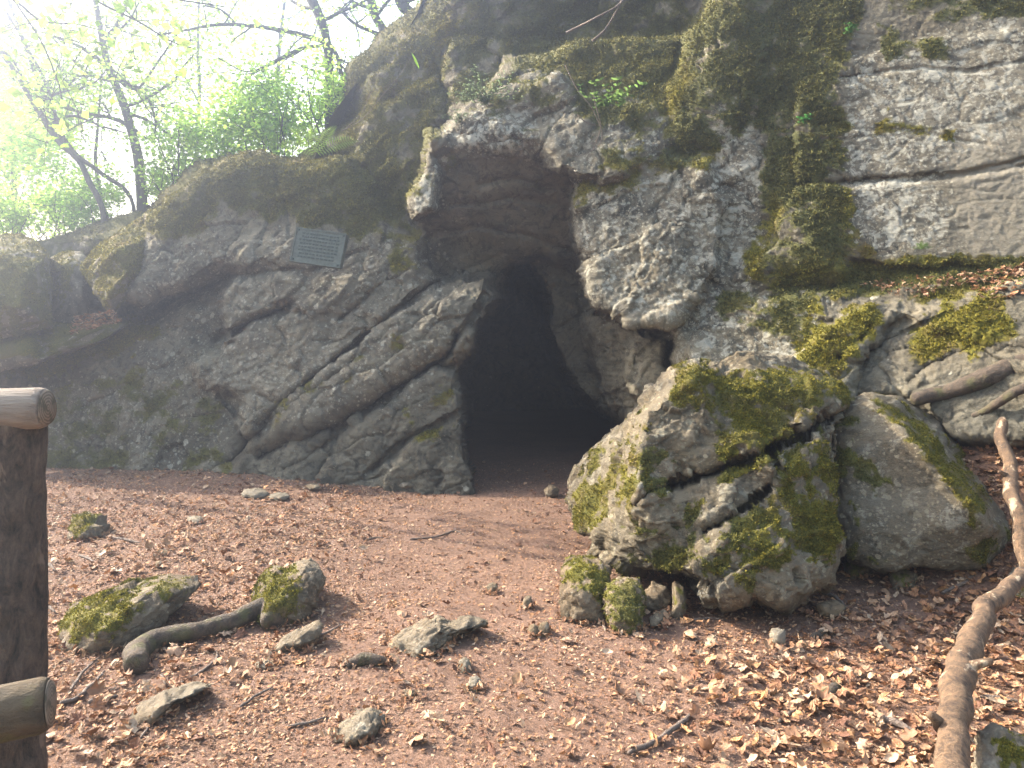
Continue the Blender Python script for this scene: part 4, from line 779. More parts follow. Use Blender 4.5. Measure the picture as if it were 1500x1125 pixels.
# ------------------------------------------------------------------ wood on the ground
def ground_stick(name, label, pix, rads, mat, cat, lift=0.6, seed=1, seg=10, wob=.12, group=None, k=6):
    P = []
    for (u_, v_, h_), r in zip(pix, rads):
        g = gpt(u_, v_) if not isinstance(h_, tuple) else at(u_, v_, h_[0])
        if not isinstance(h_, tuple): g[2] += r * lift + h_
        P.append(g)
    o = tube_obj(name, P, rads, mat, None, seg * 2, wob, seed, k * 3, True, 0.8, True); tag(o, label, cat, group); return o
ground_stick('tree_root', 'thick exposed root arching out of the soil below the mossy humped rock', [(195, 992, 0), (205, 962, .02), (240, 948, .03), (290, 938, .035), (340, 928, .04), (385, 912, .04), (405, 925, .0)], [.055, .052, .045, .042, .045, .055, .06], M_root, 'root', seed=3, seg=16)
ground_stick('branch', 'thick peeled orange brown branch lying down the lower right', [(1402, 1160, (2.35,)), (1400, 1080, (2.55,)), (1396, 1020, (2.75,)), (1418, 960, (3.0,)), (1440, 905, (3.25,)), (1468, 868, (3.45,)), (1492, 832, (3.68,))], [.049, .050, .055, .050, .043, .038, .034], M_branch, 'branch', seed=4, seg=18, wob=.10)
ground_stick('branch', 'reddish peeled branch climbing the right margin beside the wedge boulder', [(1525, 860, (3.95,)), (1500, 810, (4.2,)), (1488, 740, (4.45,)), (1476, 680, (4.75,)), (1466, 612, (5.05,))], [.038, .04, .042, .038, .036], M_branch, 'branch', seed=6, seg=16, wob=.08)
for br, (u_, v_, Y_), dr in (('branch', (1415, 985, 2.85), (.10, -.02, .05)), ('branch', (1385, 1065, 2.58), (-.05, -.02, .05)), ('branch.001', (1482, 700, 4.62), (-.07, -.02, .05))):
    b_ = bpy.data.objects[br]; p_ = at(u_, v_, Y_); p_ = p_ + np.array((0, .03, -.01)); q_ = p_ + np.array(dr)
    V_, Q_, T_ = tube([p_, p_ * .5 + q_ * .5 + np.array((0, 0, .006)), q_, q_ + np.array(dr) * .08], [.026, .016, .012, .006], 12, True, .3, 5); ob = mk('broken_shoot', V_ - np.array(b_.location), [Q_, T_], M_branch, b_)
ground_stick('branch', 'grey mossy log slanting up behind the wedge boulder', [(1338, 588, (5.5,)), (1385, 575, (5.45,)), (1440, 552, (5.35,)), (1480, 535, (5.3,)), (1530, 520, (5.2,))], [.05, .055, .065, .07, .06], M_root, 'branch', seed=7, seg=16, wob=.10)
ground_stick('branch', 'thin dark limb forking on the leaf slope at the right', [(1422, 612, (5.3,)), (1450, 598, (5.2,)), (1480, 578, (5.1,)), (1530, 560, (5.0,))], [.02, .026, .035, .035], M_root, 'branch', seed=8)
ground_stick('wood_stub', 'short dark brown stub of wood left of the bottom ridge', [(508, 978, .0), (530, 975, .01), (555, 974, .01), (568, 973, 0)], [.022, .030, .024, .012], M_root, 'wood', seed=9)
ground_stick('wood_stub', 'mossy grey bark piece lying in the leaves at lower right centre', [(1180, 1050, 0), (1200, 1033, 0), (1222, 1018, 0), (1238, 1008, 0)], [.018, .026, .026, .012], M_root, 'wood', seed=10)
ground_stick('wood_stub', 'curved dark bark piece before the boulder gap', [(1184, 943, 0), (1200, 933, .01), (1222, 928, 0)], [.012, .018, .010], M_root, 'wood', seed=11)
twigs = [([(920, 1108), (960, 1090), (1000, 1062), (1035, 1030)], .010, 'long crooked twig at the bottom right of centre'), ([(1140, 1062), (1165, 1045), (1185, 1035)], .009, 'dark twig running into the mossy bark piece'), ([(50, 818), (68, 828), (82, 838)], .014, 'stout pale twig beside the fence post'), ([(152, 788), (180, 792), (205, 797)], .010, 'twig right of the moss capped stone'), ([(115, 815), (128, 820), (140, 826)], .009, 'short pale twig below the moss capped stone'),
         ([(88, 1035), (110, 1028), (130, 1012), (155, 985)], .009, 'bent twig left of the root'), ([(130, 1035), (150, 1028), (172, 1024)], .012, 'dark mossy twig below the root'), ([(250, 1012), (290, 990), (315, 970), (318, 955)], .006, 'thin twig crossing above the pale slab'), ([(236, 990), (242, 1005), (250, 1010)], .006, 'small forked twig above the pale slab'), ([(600, 792), (640, 788), (665, 780), (680, 785)], .007, 'thin pale twig on the path'),
         ([(535, 793), (548, 790), (562, 789)], .007, 'short twig on the path left of the thin one'), ([(205, 1085), (222, 1065), (232, 1050)], .006, 'thin twig leaning at the slab front'), ([(1380, 872), (1410, 858), (1432, 840)], .010, 'straight twig near the tan stone'), ([(1290, 1055), (1315, 1065), (1345, 1078)], .014, 'broken stick in the leaves left of the peeled branch'), ([(1435, 1025), (1470, 1028), (1510, 1035)], .010, 'grey stick right of the peeled branch'), ([(100, 1020), (120, 990), (145, 965)], .007, 'pale twig between post and root'), ([(445, 940), (475, 930), (505, 915)], .006, 'thin dark twig by the flat stone'),
         ([(880, 900), (884, 918), (888, 926)], .008, 'pale stub twig before the mossy stones'), ([(1010, 912), (1040, 908), (1060, 910)], .006, 'dark twig on the bare soil under the boulder'), ([(1205, 870), (1225, 880), (1240, 892)], .012, 'thick twig against the flat pale stone'), ([(80, 900), (60, 880), (50, 862)], .008, 'twig behind the long mossy slab'), ([(350, 1040), (380, 1020), (400, 1010)], .006, 'thin twig right of the pale slab'), ([(420, 1068), (460, 1060), (480, 1050)], .006, 'thin pale twig left of the bottom stone')]
for q_, (pl, r, lb) in enumerate(twigs):
    ground_stick('twig', lb, [(a, b, .004) for a, b in pl], [r] * (len(pl) - 1) + [r * .5], M_twig, 'twig', 0.8, q_ + 20, 7, .15, 'twigs lying on the ground', 4)

# ------------------------------------------------------------------ leaf litter
def leaf_shape(kind):
    """outline of a lobed or ragged dead leaf in its own plane, length 1"""
    if kind == 0: pts = [(0, -.5), (.22, -.32), (.40, -.28), (.30, -.05), (.46, .12), (.20, .18), (.12, .5), (-.10, .30), (-.40, .28), (-.28, .02), (-.46, -.10), (-.20, -.26)]
    elif kind == 1: pts = [(0, -.5), (.18, -.30), (.28, -.05), (.26, .2), (.12, .4), (0, .52), (-.13, .38), (-.27, .15), (-.28, -.1), (-.16, -.34)]
    elif kind == 2: pts = [(.0, -.45), (.3, -.35), (.38, -.05), (.22, .08), (.34, .35), (.05, .42), (-.2, .25), (-.36, .3), (-.3, -.1), (-.12, -.2)]
    else: pts = [(0, -.5), (.14, -.2), (.20, .1), (.08, .5), (-.10, .3), (-.18, 0), (-.12, -.3)]
    return np.array(pts)
PAL = 0.76 * np.array([(.42, .22, .12), (.34, .165, .085), (.46, .27, .16), (.24, .11, .06), (.47, .30, .19), (.30, .155, .09), (.44, .23, .11), (.17, .08, .05), (.48, .34, .23)])
def leaf_geo(kind, curl, r):
    o = leaf_shape(kind); n = len(o)
    P = np.concatenate([[[0, 0]], o * .55, o]); z = np.zeros(len(P))
    z = curl * ((P[:, 0] ** 2) * 1.8 + .5 * P[:, 1] * P[:, 0] + .8 * np.abs(P[:, 1]) ** 2) + .05 * r.normal(size=len(P))
    V_ = np.column_stack([P, z]); T_ = []
    for a in range(n):
        b = (a + 1) % n; T_ += [(0, 1 + a, 1 + b), (1 + a, 1 + n + a, 1 + n + b), (1 + a, 1 + n + b, 1 + b)]
    return V_, np.array(T_)
def rotm(yaw, tx, ty):
    n = len(yaw); cz, sz = np.cos(yaw), np.sin(yaw); cx, sx = np.cos(tx), np.sin(tx); cy, sy = np.cos(ty), np.sin(ty)
    Z0 = np.zeros(n); O1 = np.ones(n)
    Rz = np.stack([cz, -sz, Z0, sz, cz, Z0, Z0, Z0, O1], 1).reshape(n, 3, 3); Rx = np.stack([O1, Z0, Z0, Z0, cx, -sx, Z0, sx, cx], 1).reshape(n, 3, 3); Ry = np.stack([cy, Z0, sy, Z0, O1, Z0, -sy, Z0, cy], 1).reshape(n, 3, 3)
    return Rz @ Rx @ Ry
def scatter_ground(n, dens):           # even over the ground in front, weighted by dens(x, y)
    out = []
    tot = 0
    while tot < n:
        y = rng.uniform(1.7, 9.3, n); x = rng.uniform(-.95, .95, n) * (y + .3)
        keep = rng.random(n) < dens(x, y) * ((y + .3) / 9.6) / np.maximum(1, (y / 3.2)) ** .9
        out.append(np.stack([x[keep], y[keep]], 1)); tot += keep.sum()
    return np.concatenate(out)[:n]
def d_frag(x, y): 
    path = sstep(1.7, .5, np.abs(x - .1 - .05 * (y - 4)))
    return np.clip((.8 + .9 * fbm(np.stack([x, y, x * 0], 1) * 1.5, 3, 80)) * (1 - .45 * path), .10, 1)
def d_mid(x, y):
    c = np.abs(x + .1 * (y - 4)) ; path = sstep(1.9, .6, np.abs(x - .15))
    return np.clip((1 - .75 * path) * (.6 + .8 * fbm(np.stack([x, y, x * 0], 1) * 1.1, 3, 81)), .04, 1)
def d_big(x, y):
    r = sstep(.4, 1.2, x) * sstep(5.2, 3.6, y - .5 * np.clip(x - 2, 0, 3)) + sstep(2.6, 3.0, x); l = sstep(-.8, -2.0, x) * .35
    bare = np.exp(-(((x - 1.25) / .55) ** 2 + ((y - 4.1) / .28) ** 2))
    return np.clip((np.clip(r, 0, 1) * .95 + l + .05) * (1 - .9 * bare), .02, 1)
def place(P2, size, tilt, kinds, base_rise):
    n = len(P2); a = Acc(); r = np.random.default_rng(5)
    z = ground_z(P2[:, 0], P2[:, 1]) + .016 * fbm(np.column_stack([P2, P2[:, 0] * 0]) * 3, 4, 5)
    R = rotm(rng.uniform(0, 6.28, n), rng.normal(0, tilt, n), rng.normal(0, tilt, n))
    S = rng.uniform(size[0], size[1], n); ki = rng.integers(0, len(kinds), n); ci = rng.integers(0, len(PAL), n); br = rng.uniform(.7, 1.2, n)
    for k_ in range(len(kinds)):
        g, T_ = kinds[k_]; s = ki == k_; m = s.sum()
        W = np.einsum('nij,vj->nvi', R[s], g) * S[s][:, None, None]
        W[:, :, 0] += P2[s, 0][:, None]; W[:, :, 1] += P2[s, 1][:, None]; low = np.minimum(W[:, :, 2].min(1), 0)
        W[:, :, 2] += (z[s] - low * .8 + rng.uniform(0, base_rise, m))[:, None]
        TT = (T_[None] + (np.arange(m) * len(g))[:, None, None]).reshape(-1, 3)
        C = np.concatenate([PAL[ci[s]] * br[s][:, None], np.ones((m, 1))], 1)
        a.add(W.reshape(-1, 3), None, TT, np.repeat(C, len(g), 0))
    return a
r5 = np.random.default_rng(3)
frk = [(np.array([(-.5, -.2, 0), (.1, -.3, .06), (.5, .05, 0), (0, .3, .10)]) * [1, r5.uniform(.5, 1), r5.uniform(.5, 3)], np.array([(0, 1, 3), (1, 2, 3)])) for _ in range(5)]
a_ = place(scatter_ground(185000, d_frag), (.007, .026), .35, frk, .005); o = a_.build('leaf_fragments', M_litter, ground, False); o['kind'] = 'stuff'
BANK = []
for ob in [o for o in COL.objects if o.type == 'MESH' and o.parent is None and o.name.split('.')[0] in ('stone', 'mossy_rock', 'mossy_slab', 'rock_ridge', 'tree_root', 'branch', 'wood_stub', 'mossy_boulder')]:
    co = np.empty(len(ob.data.vertices) * 3, np.float32); ob.data.vertices.foreach_get('co', co); co = co.reshape(-1, 3) + np.array(ob.location)
    if co[:, 1].min() > 7 or np.median(co[:, 2]) > 2: continue
    c_ = co[np.abs(co[:, 2] - ground_z(co[:, 0], co[:, 1])) < .03]
    if len(c_) < 5: continue
    m_ = int(np.clip(np.ptp(c_[:, 0]) * 420, 12, 700)); q_ = c_[rng.integers(0, len(c_), m_)][:, :2]; dr = q_ - c_[:, :2].mean(0); dr /= np.linalg.norm(dr, axis=1, keepdims=True) + 1e-6
    BANK.append(q_ + dr * rng.uniform(-.005, .035, (m_, 1)) + rng.normal(0, .012, (m_, 2)))
BANK = np.concatenate(BANK)
midk = []
for q in range(6):
    sh_ = leaf_shape(3 if q % 2 else 1); V_ = np.column_stack([np.concatenate([[[0, 0]], sh_]), np.zeros(len(sh_) + 1)]); V_[:, 2] = r5.normal(0, .07, len(V_)) + r5.uniform(.2, 1.4) * V_[:, 0] ** 2
    m = len(sh_); midk.append((V_, np.array([(0, 1 + a, 1 + (a + 1) % m) for a in range(m)])))
a_ = place(scatter_ground(26000, d_mid), (.020, .042), .38, midk, .010); o = a_.build('leaf_litter', M_litter, ground, False); o['kind'] = 'stuff'
a_ = place(BANK, (.018, .045), .6, midk, .022); o = a_.build('leaf_litter', M_litter, ground, False); o['kind'] = 'stuff'
bigk = [leaf_geo(q % 4, r5.uniform(-.5, 1.2), r5) for q in range(8)]
a_ = place(scatter_ground(8600, d_big), (.04, .08), .33, bigk, .022); o = a_.build('leaf_litter', M_litter, ground, False); o['kind'] = 'stuff'
bk = np.column_stack([rng.uniform(2.35, 4.6, 1500), rng.uniform(3.2, 6.5, 1500)]); bk = bk[bk[:, 0] > 2.3 + .35 * np.abs(bk[:, 1] - 3.6)]
a_ = place(bk, (.045, .085), .35, bigk, .02); o = a_.build('leaf_litter', M_litter, ground, False); o['kind'] = 'stuff'
# the leaves on the ledge, between the boulders and in the left gap
def leaf_drift(poly, Yfun, n, size, label, parent, rise=.02):
    P = np.array(poly, float); lo, hi = P.min(0), P.max(0); out = []
    while len(out) < n:
        u_, v_ = rng.uniform(lo[0], hi[0]), rng.uniform(lo[1], hi[1])
        if sdist(poly, np.array([u_]), np.array([v_]))[0] > 0: out.append(at(u_, v_, Yfun(u_, v_)))
    C = np.array(out); R = rotm(rng.uniform(0, 6.28, n), rng.normal(0, .4, n), rng.normal(0, .4, n)); S = rng.uniform(size[0], size[1], n); a = Acc()
    for q in range(n):
        g, T_ = bigk[rng.integers(0, 8)] if size[1] > .06 else midk[rng.integers(0, 6)]
        W = (R[q] @ g.T).T * S[q] + C[q]; c = np.append(PAL[rng.integers(0, 9)] * rng.uniform(.7, 1.15), 1); a.add(W, None, T_, c)
    o = a.build('leaf_drift', M_litter, parent, False); o['kind'] = 'stuff'; o['label'] = label; return o
# height of the finished rock surface under a pixel direction
def rockY(u_, v_):
    k1 = np.abs(ug - u_).argmin(); k2 = np.abs(vg - v_).argmin(); return CV[k2 * nu + k1][1]
leaf_drift([(1255, 415), (1330, 405), (1400, 402), (1500, 390), (1500, 400), (1400, 418), (1350, 435), (1300, 430)], lambda u_, v_: rockY(u_, v_) - .03, 200, (.025, .06), 'brown leaves lying on the ledge', cliff)
leaf_drift([(1400, 400), (1500, 385), (1500, 430), (1440, 440)], lambda u_, v_: rockY(u_, v_) - .03, 110, (.03, .07), 'brown leaves gathered at the right end of the ledge', cliff)
leaf_drift([(110, 462), (165, 455), (180, 470), (100, 490)], lambda u_, v_: 9.05 - (v_ - 450) * .004, 260, (.03, .08), 'leaves in the gap between the left boulders', cliff)
leaf_drift([(1196, 625), (1212, 640), (1218, 700), (1222, 735), (1208, 735), (1203, 690), (1192, 640)], lambda u_, v_: 5.0 - (v_ - 625) * .0022, 110, (.03, .075), 'leaves wedged between the two boulders', cliff)
# the leaves one can pick apart: one object each
Ml = []
for q, c in enumerate(PAL[[0, 2, 4, 6, 1, 8]]):
    m, t, b = mat_new('dead_leaf_%s' % ['tan', 'fawn', 'pale', 'ochre', 'brown', 'cream'][q]); g = nd(t, 'ShaderNodeTexCoord').outputs['Object']; oi = nd(t, 'ShaderNodeObjectInfo').outputs['Random']
    cc = mix(t, noise(t, g, 6, 4, .6), tuple(c * .6), tuple(np.minimum(c * 1.15, 1))); cc = mix(t, 1.0, cc, ramp(t, oi, [(0, .75), (1, 1.15)]), 'MULTIPLY'); t.links.new(cc, b.inputs['Base Color']); b.inputs['Roughness'].default_value = .7; Ml.append(m)
protos = []
for q in range(12):
    V_, T_ = leaf_geo((0, 2, 0, 1)[q % 4], (-.4, .5, .9, 1.3)[(q // 3) % 4], r5); o = mk('fallen_leaf', V_, T_, Ml[q % 6], None, True); protos.append(o)
PB = scatter_ground(4200, d_big); PB = PB[np.abs(PB[:, 0]) < .66 * PB[:, 1]]; PB = PB[np.argsort(PB[:, 1])]
sel = PB[rng.permutation(900)[:296]]
extra = [(1038, 926), (1190, 912), (625, 972), (905, 935), (830, 918), (1135, 928), (1020, 932), (1120, 812), (1150, 1005), (1300, 930)]
pos_ = [(float(x), float(y), .10) for x, y in sel]
for q, (x, y, s_) in enumerate(pos_):
    o = protos[q] if q < 12 else protos[q % 12].copy()
    if q >= 12: COL.objects.link(o)
    s = float(rng.uniform(.05, .09)); z = float(ground_z(x, y)) + .022 + .1 * s
    o.location = (x, y, z); o.rotation_euler = (float(rng.normal(0, .35)), float(rng.normal(0, .35)), float(rng.uniform(0, 6.28))); o.scale = (s, s, s); o.parent = ground

# ------------------------------------------------------------------ trees and bushes
GREEN = np.array([(.22, .38, .06), (.32, .48, .09), (.42, .56, .13), (.27, .42, .10)])
def leaf_cloud(acc, C, n, spread, size, tone=1.0, flat=.6):
    C = np.asarray(C, float); m = len(C); c = C[rng.integers(0, m, n)] + rng.normal(0, 1, (n, 3)) * spread
    d = rng.normal(0, 1, (n, 3)); d[:, 2] *= .5; d /= np.linalg.norm(d, axis=1, keepdims=True); s = np.cross(d, rng.normal(0, 1, (n, 3)) * [.4, .4, 1] + [0, 0, .6]); s /= np.linalg.norm(s, axis=1, keepdims=True) + 1e-9
    L = size * rng.uniform(.6, 1.3, (n, 1)); W = L * rng.uniform(.28, .42, (n, 1)); nn = np.cross(d, s)
    V_ = np.stack([c - d * L * .5, c + s * W - nn * L * .06, c + d * L * .5, c - s * W - nn * L * .06], 1).reshape(-1, 3)
    T_ = np.array([(0, 1, 2), (0, 2, 3)])[None] + (np.arange(n) * 4)[:, None, None]
    cc = GREEN[rng.integers(0, 4, n)] * rng.uniform(.75, 1.25, (n, 1)) * tone; acc.add(V_, None, T_.reshape(-1, 3), np.repeat(np.column_stack([cc, np.ones(n)]), 4, 0))
def grow(P0, dr, L, r, depth, wood, tips, seg=7):
    n = max(4, int(L / .12)); P = [np.array(P0, float)]; d = np.array(dr, float); d /= np.linalg.norm(d)
    for q in range(n):
        d = d + rng.normal(0, .13, 3) + np.array((0, 0, .02)); d /= np.linalg.norm(d); P.append(P[-1] + d * L / n)
    P = np.array(P); R = np.linspace(r, r * .35, len(P)); V_, Q_, T_ = tube(P, R, seg, False, 0); wood.add(V_, Q_)
    if depth > 0:
        for q in range(rng.integers(3, 6)):
            k_ = rng.integers(len(P) // 4, len(P)); dd = (P[min(k_ + 1, len(P) - 1)] - P[k_ - 1]); dd /= np.linalg.norm(dd) + 1e-9; dd = dd + rng.normal(0, .65, 3)
            grow(P[k_], dd, L * rng.uniform(.4, .65), max(R[k_] * .55, .006), depth - 1, wood, tips, max(4, seg - 2))
    if depth <= 1: tips.extend(P[len(P) // 3:])
def px_path(pix, Y): return [at(p[0], p[1], Y + (p[3] if len(p) > 3 else 0)) for p in pix]
def tree(label, trunk, Y, limbs=(), nleaf=3000, lsize=.07, auto=6, group='trees on the slope behind the cliff', spread=.22, tone=1.0, up=1.5):
    P = px_path(trunk, Y); R = [p[2] / F * Y / 2 for p in trunk]
    if P[-1][2] > P[0][2]: P = P[::-1]; R = R[::-1]
    top = P[0]; base = P[-1].copy(); gz = float(hill_z(base[0], base[1])); base[2] = min(base[2], gz) - .15; base[0] += 0.0
    P = [top + np.array((P[0] - P[1])) / np.linalg.norm(P[0] - P[1]) * up] + P + [base]; R = [R[0] * .6] + R + [R[-1] * 1.15]
    nleaf = int(nleaf * 1.1); t = empty('tree', tuple(base)); tag(t, label, 'tree', group)
    Ps = smooth_path(P, 8); Rs = np.interp(np.linspace(0, 1, len(Ps)), np.linspace(0, 1, len(R)), R)
    V_, Q_, T_ = tube(Ps, Rs, 12, True, .08, 3); child_at(mk('trunk', V_, [Q_, T_], M_bark), t)
    tips = []
    for lm in limbs:
        wood = Acc()
        Pl = smooth_path(px_path(lm, Y), 6); Rl = np.interp(np.linspace(0, 1, len(Pl)), np.linspace(0, 1, len(lm)), [p[2] / F * Y / 2 for p in lm])
        V_, Q_, T_ = tube(Pl, Rl, 8, False, .08, 4); wood.add(V_, Q_)
        for q in range(6):
            k_ = rng.integers(len(Pl) // 5, len(Pl)); grow(Pl[k_], rng.normal(0, 1, 3) * [1, .6, .7], rng.uniform(.5, 1.1), Rl[k_] * .5, 1, wood, tips, 5)
        tips.extend(Pl[-4:]); child_at(wood.build('branch', M_bark), t)
    for q in range(auto):
        wood = Acc(); k_ = rng.integers(0, int(len(Ps) * .6)); sd = rng.choice((-1, 1)); grow(Ps[k_], (sd * rng.uniform(.5, 1), rng.uniform(-.7, .5), rng.uniform(-.1, .7)), rng.uniform(.8, 1.8), max(Rs[k_] * .45, .01), 2, wood, tips, 6); child_at(wood.build('branch', M_bark), t)
    a = Acc(); leaf_cloud(a, tips if tips else [top], nleaf, spread, lsize, tone * (.8 if lsize > .1 else 1.1)); child_at(a.build('crown', M_leaf, None, False), t)
    return t
tree('tree with a straight dark trunk standing left of the plaque block', [(138, -10, 7), (150, 60, 9), (158, 95, 10), (180, 150, 12), (192, 190, 12), (203, 235, 14), (208, 300, 15)], 12.5,
     [[(160, 100, 8), (120, 70, 5), (70, 50, 3)], [(178, 118, 8), (210, 135, 5), (225, 165, 3), (228, 195, 2)], [(200, 192, 6), (170, 175, 6), (120, 165, 5), (85, 155, 3)], [(155, 60, 6), (180, 20, 4), (185, -10, 3)], [(165, 110, 5), (200, 130, 4), (235, 85, 3), (260, 50, 2)], [(205, 200, 4), (225, 200, 4), (232, 160, 2), (255, 158, 2), (290, 170, 1.5)]], 2600, .075, 3)
tree('slender leaning tree at the left edge, nearer stem of the pair', [(-10, 60, 7), (25, 110, 7), (55, 160, 9), (85, 205, 9), (115, 235, 8), (130, 265, 8), (152, 318, 8)], 12.0, [[(90, 205, 6), (70, 130, 4), (40, 70, 4), (5, 10, 3)], [(40, 130, 4), (20, 90, 3), (0, 72, 3)], [(80, 175, 5), (110, 170, 4), (150, 185, 3), (185, 195, 2)]], 1500, .07, 2)
tree('slender tree leaning right behind the leaning pair', [(20, 20, 5), (60, 130, 6), (80, 180, 7), (110, 225, 7), (150, 255, 6), (195, 300, 5)], 12.6, [[(60, 130, 4), (90, 110, 4), (130, 112, 3)], [(55, 30, 3), (95, 75, 4), (130, 108, 4), (165, 120, 3)]], 1500, .07, 2)
tree('thin tree between the leaning pair and the straight trunk', [(146, 150, 3), (142, 200, 4), (140, 240, 5), (150, 300, 6), (158, 330, 6)], 13.0, [], 900, .07, 3)
tree('stout dark tree rising above the fern on the crest', [(452, -10, 14), (470, 30, 14), (478, 60, 13), (482, 110, 13)], 11.8, [[(478, 62, 8), (430, 48, 7), (370, 38, 6), (320, 36, 5), (285, 42, 4), (230, 52, 3)], [(478, 66, 5), (440, 72, 6), (400, 92, 6), (370, 108, 4), (350, 128, 3)], [(480, 60, 6), (495, 85, 6), (500, 110, 6)], [(345, 35, 4), (325, 15, 3), (300, 8, 3)], [(395, 95, 3), (360, 105, 2), (320, 85, 2)]], 2600, .07, 2, spread=.25)
tree('pale trunk at the crest next to the cliff top hump', [(540, -10, 13), (550, 25, 12), (562, 60, 12)], 12.6, [[(555, 50, 6), (520, 35, 5), (495, 10, 4)]], 1200, .06, 2)
tree('dark trunk rooted on top of the mossy hump', [(578, -20, 16), (590, 10, 15), (600, 30, 16)], 12.4, [], 900, .06, 2)
tree('far thin tree between the straight trunk and the stout tree', [(292, -10, 3), (290, 60, 4), (292, 140, 5), (288, 230, 6)], 17.0, [[(291, 150, 3), (275, 120, 3), (262, 100, 2)]], 1800, .08, 6, spread=.35)
tree('far thin tree behind the bush at the crest', [(420, -20, 4), (410, 60, 5), (405, 150, 6), (400, 230, 6)], 18.0, [], 1800, .08, 6, spread=.4)
tree('far tree at the left edge standing in bright leaves', [(10, -20, 6), (16, 100, 7), (20, 250, 8), (22, 330, 8)], 17.0, [], 4200, .09, 9, spread=.5)
# twig with large near leaves hanging into the top left
near_b = tree('young beech with large pale leaves hanging in the top left', [(-60, -60, 8), (-80, 100, 9), (-100, 350, 12)], 8.6, [[(-60, -40, 6), (20, 0, 4), (60, 30, 3), (110, 35, 2), (150, 45, 1.5)], [(20, 0, 3), (60, 60, 2.5), (85, 120, 2), (90, 145, 1.5)], [(60, -60, 4), (140, 0, 3), (200, 30, 3), (250, 60, 2), (280, 70, 1.5)], [(100, -60, 3), (220, -10, 3), (330, 10, 2)]], 520, .13, 0, 'trees on the slope behind the cliff', .14, 1.0, .3)
def bush(label, C, rad, n, size, tone=1.0, name='bush', cat='bush', stems=8, group='bushes along the top of the rocks'):
    C = np.array(C, float); gz = min(C[2] - rad * .5, float(hill_z(C[0], C[1]))); t = empty(name, (C[0], C[1], gz)); tag(t, label, cat, group)
    wood = Acc(); tips = []
    for q in range(stems): grow((C[0] + rng.normal(0, rad * .15), C[1] + rng.normal(0, rad * .15), gz), (rng.normal(0, .5), rng.normal(0, .4), 1), (C[2] - gz + rad) * rng.uniform(.6, 1), .014, 1, wood, tips, 5)
    cl = C + rng.normal(0, 1, (26, 3)) * rad * [.55, .5, .42]; child_at(wood.build('stems', M_bark), t)
    a = Acc(); leaf_cloud(a, cl, int(n * .75), rad * .2, size, tone * 1.25); child_at(a.build('foliage', M_leaf, None, False), t)
bush('bright leafy bush filling the crest between the trunks, upper middle one', at(425, 165, 11.9), .85, 6500, .075, 1.1)
bush('leafy bush on the rim just above the plaque block', at(360, 195, 11.6), .62, 4000, .075)
bush('bush to the left of the rim bush, below the branch', at(290, 215, 12.0), .65, 3600, .075)
bush('light green bush in front of the straight trunk', at(250, 262, 11.9), .42, 1900, .07)
bush('low bright bush at the far left gap', at(110, 310, 12.6), .55, 3000, .075, 1.1)
bush('spray of lime leaves just behind the pillar rock', at(145, 275, 12.8), .4, 1400, .07)
bush('large pale green thicket at the left edge', at(20, 250, 14.0), 1.35, 9000, .09, 1.1)
bush('thicket above the leaning stems at the far left', at(40, 150, 15.0), 1.2, 4200, .09, 1.1)
bush('bush against the left edge over the dim boulder', at(10, 315, 12.0), .5, 2200, .07)
bush('leaf tufts at the foot of the stout tree', at(490, 130, 11.3), .35, 1300, .06)
# far wood behind: nobody could count its leaves
a_ = Acc(); cl = []
for q in range(120):
    y = rng.uniform(17, 27); u_ = rng.uniform(-250, 620); v_ = rng.uniform(-120, 330); 
    if fbm(np.array([[u_ / 110., v_ / 110., 2.2]]), 2, 90)[0] + (v_ - 130) / 700. > .05: cl.append(at(u_, v_, y))
leaf_cloud(a_, np.array(cl), 24000, .55, .13, 1.1); fw = a_.build('far_woodland', M_leaf, None, False); tag(fw, kind='stuff')
# ------------------------------------------------------------------ small plants on the cliff
def blade(acc, P, dirn, L, W, col, bend=.4, n=5):
    d = np.array(dirn, float); d /= np.linalg.norm(d); s = np.cross(d, (0.2, 1, 0.1)); s /= np.linalg.norm(s); pts = []
    for q in range(n + 1):
        t = q / n; c = np.array(P) + d * L * t - np.array((0, 0, 1)) * bend * L * t * t; w_ = W * math.sin(math.pi * (0.12 + .88 * t)) ; pts += [c - s * w_, c + s * w_]
    Q = [(2 * q, 2 * q + 1, 2 * q + 3, 2 * q + 2) for q in range(n)]; acc.add(pts, Q, None, tuple(col) + (1,))
def fern(label, base, L, nf, lean, name='fern', cat='fern', col=(.17, .27, .06), group=None):
    a = Acc(); t = empty(name, tuple(base)); tag(t, label, cat, group)
    for q in range(nf):
        an = lean + (q / max(nf - 1, 1) - .5) * 2.6; d = np.array((math.cos(an), rng.uniform(-.6, .1), math.sin(an) + .25)); d /= np.linalg.norm(d); l = L * rng.uniform(.7, 1.1); prev = None
        for k_ in range(1, 20):
            s = k_ / 20; c = np.array(base) + d * l * s - np.array((0, 0, 1)) * .35 * l * s * s; 
            sd = np.cross(d, (0, 1, 0)); sd /= np.linalg.norm(sd); ll_ = l * .14 * math.sin(math.pi * min(1, .15 + s * .9))
            for sg in (-1, 1): blade(a, c, sd * sg + d * .35, ll_, ll_ * .10, col, .15, 2)
            if prev is not None: blade(a, prev, c - prev, np.linalg.norm(c - prev), .003, col, 0, 1)
            prev = c
    child_at(a.build('fronds', M_leaf, None, False), t); return t
fern('green fern standing on the rim under the stout tree', at(462, 226, 9.6), .75, 5, 1.6)
fern('tiny fern tuft on the bare wall above the ledge', at(1350, 365, 6.15), .13, 7, 1.6, col=(.07, .13, .025))
